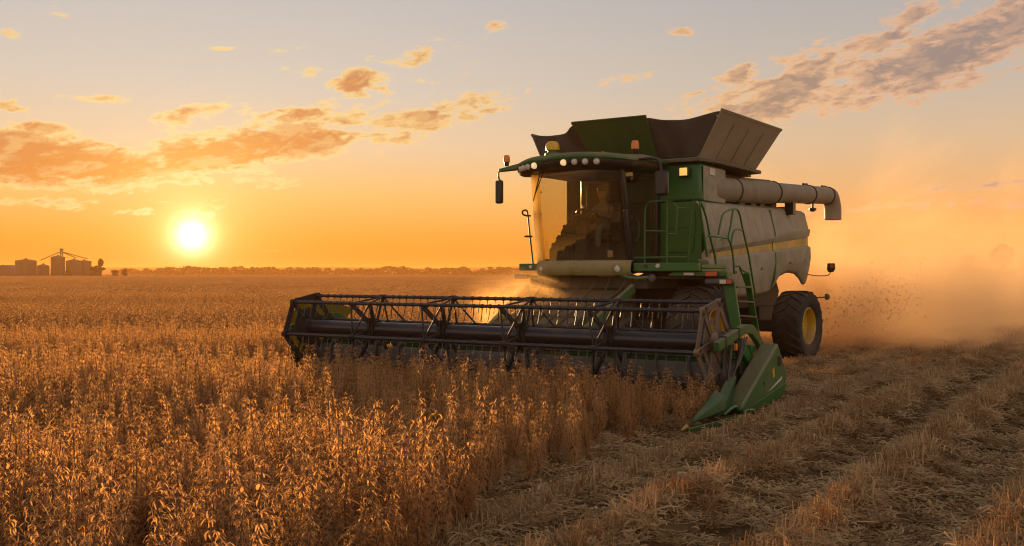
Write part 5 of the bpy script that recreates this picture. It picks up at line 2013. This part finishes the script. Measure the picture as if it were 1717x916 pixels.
# cloud colours: lit thin rims, warm grey bodies, by distance from the sun
body_n = t.ramp(t.m('DIVIDE', theta, 45.), [(0, srgb(255, 190, 80)), (.18, srgb(232, 146, 64)), (.35, srgb(206, 138, 84)), (.6, srgb(178, 142, 112)), (.9, srgb(152, 136, 130)), (1., srgb(147, 135, 131))])
rim_n = t.ramp(t.m('DIVIDE', theta, 45.), [(0, srgb(255, 235, 170)), (.25, srgb(255, 218, 142)), (.5, srgb(250, 204, 142)), (.8, srgb(242, 190, 142)), (1., srgb(228, 178, 142))])
body_n = t.mix(t.m('MULTIPLY', t.mr(el, 4., 9., 0, .35), t.mr(n2, .3, .7)), body_n, srgb(170, 140, 118))
# light side of each billow: compare the cover with the cover a little nearer the sun
sx_ = t.m('DIVIDE', t.m('SUBTRACT', SUN_AZ, az), t.m('MAXIMUM', theta, 1.))
se_ = t.m('DIVIDE', t.m('SUBTRACT', DISC_EL, el), t.m('MAXIMUM', theta, 1.))
cps = t.vm('ADD', cp, t.xyz(t.m('MULTIPLY', sx_, .30), t.m('MULTIPLY', se_, .75), 0.))
n1s = t.noise(cps, 1.0, 8, .60, .5)
lit = t.mr(t.m('SUBTRACT', n1, n1s), -.02, .13, 0, 1, True)
body_n = t.mix(t.m('MULTIPLY', lit, .38), body_n, rim_n)
cc = t.mix(thick, rim_n, body_n)
sky = t.mix(t.m('MULTIPLY', cover, .93), base, cc)
# glow and disc of the sun
g1 = t.m('MULTIPLY', t.m('POWER', 2.71828, t.m('MULTIPLY', theta, -1 / .42)), 8.0)
g2 = t.m('MULTIPLY', t.m('POWER', 2.71828, t.m('MULTIPLY', theta, -1 / 2.2)), .72)
g3 = t.m('MULTIPLY', t.m('POWER', 2.71828, t.m('MULTIPLY', theta, -1 / 5.5)), .12)
def scaled(col, s):
    n = t.new('ShaderNodeVectorMath', operation='SCALE'); n.inputs[0].default_value = col; t.put(n.inputs['Scale'], s)
    return n.outputs[0]
sky = t.vm('ADD', sky, scaled((1.0, .86, .52), g1))
sky = t.vm('ADD', sky, scaled((1.0, .66, .24), g2))
sky = t.vm('ADD', sky, scaled((1.0, .55, .12), g3))
# below the horizon
sky = t.mix(t.mr(el, -1.5, 0, 1, 0), sky, (.16, .10, .05, 1))
t.put(bg.inputs[0], sky)
bg.inputs[1].default_value = .45
t.put(out.inputs[0], bg.outputs[0])
try:
    W.cycles.sampling_method = 'MANUAL'; W.cycles.sample_map_resolution = 1024
except Exception:
    pass

L = bpy.data.lights.new('sun', 'SUN')
L.energy = 5.0
L.angle = rad(.6)
L.color = (1.0, .58, .22)
so = bpy.data.objects.new('sun', L)
COL.objects.link(so)
so.rotation_euler = Vector(sundir(SUN_EL)).to_track_quat('Z', 'Y').to_euler()

# =================================================================== CAMERA
cam = bpy.data.cameras.new('camera')
cam.sensor_width = 36.
cam.lens = FPX * 36.
cam.clip_start = .1
cam.clip_end = 9000.
cam.dof.use_dof = True
cam.dof.focus_distance = 15.5
cam.dof.aperture_fstop = 7.0
co = bpy.data.objects.new('camera', cam)
COL.objects.link(co)
co.location = (0, 0, CAMZ)
co.rotation_euler = (rad(90), 0, 0)
S.camera = co
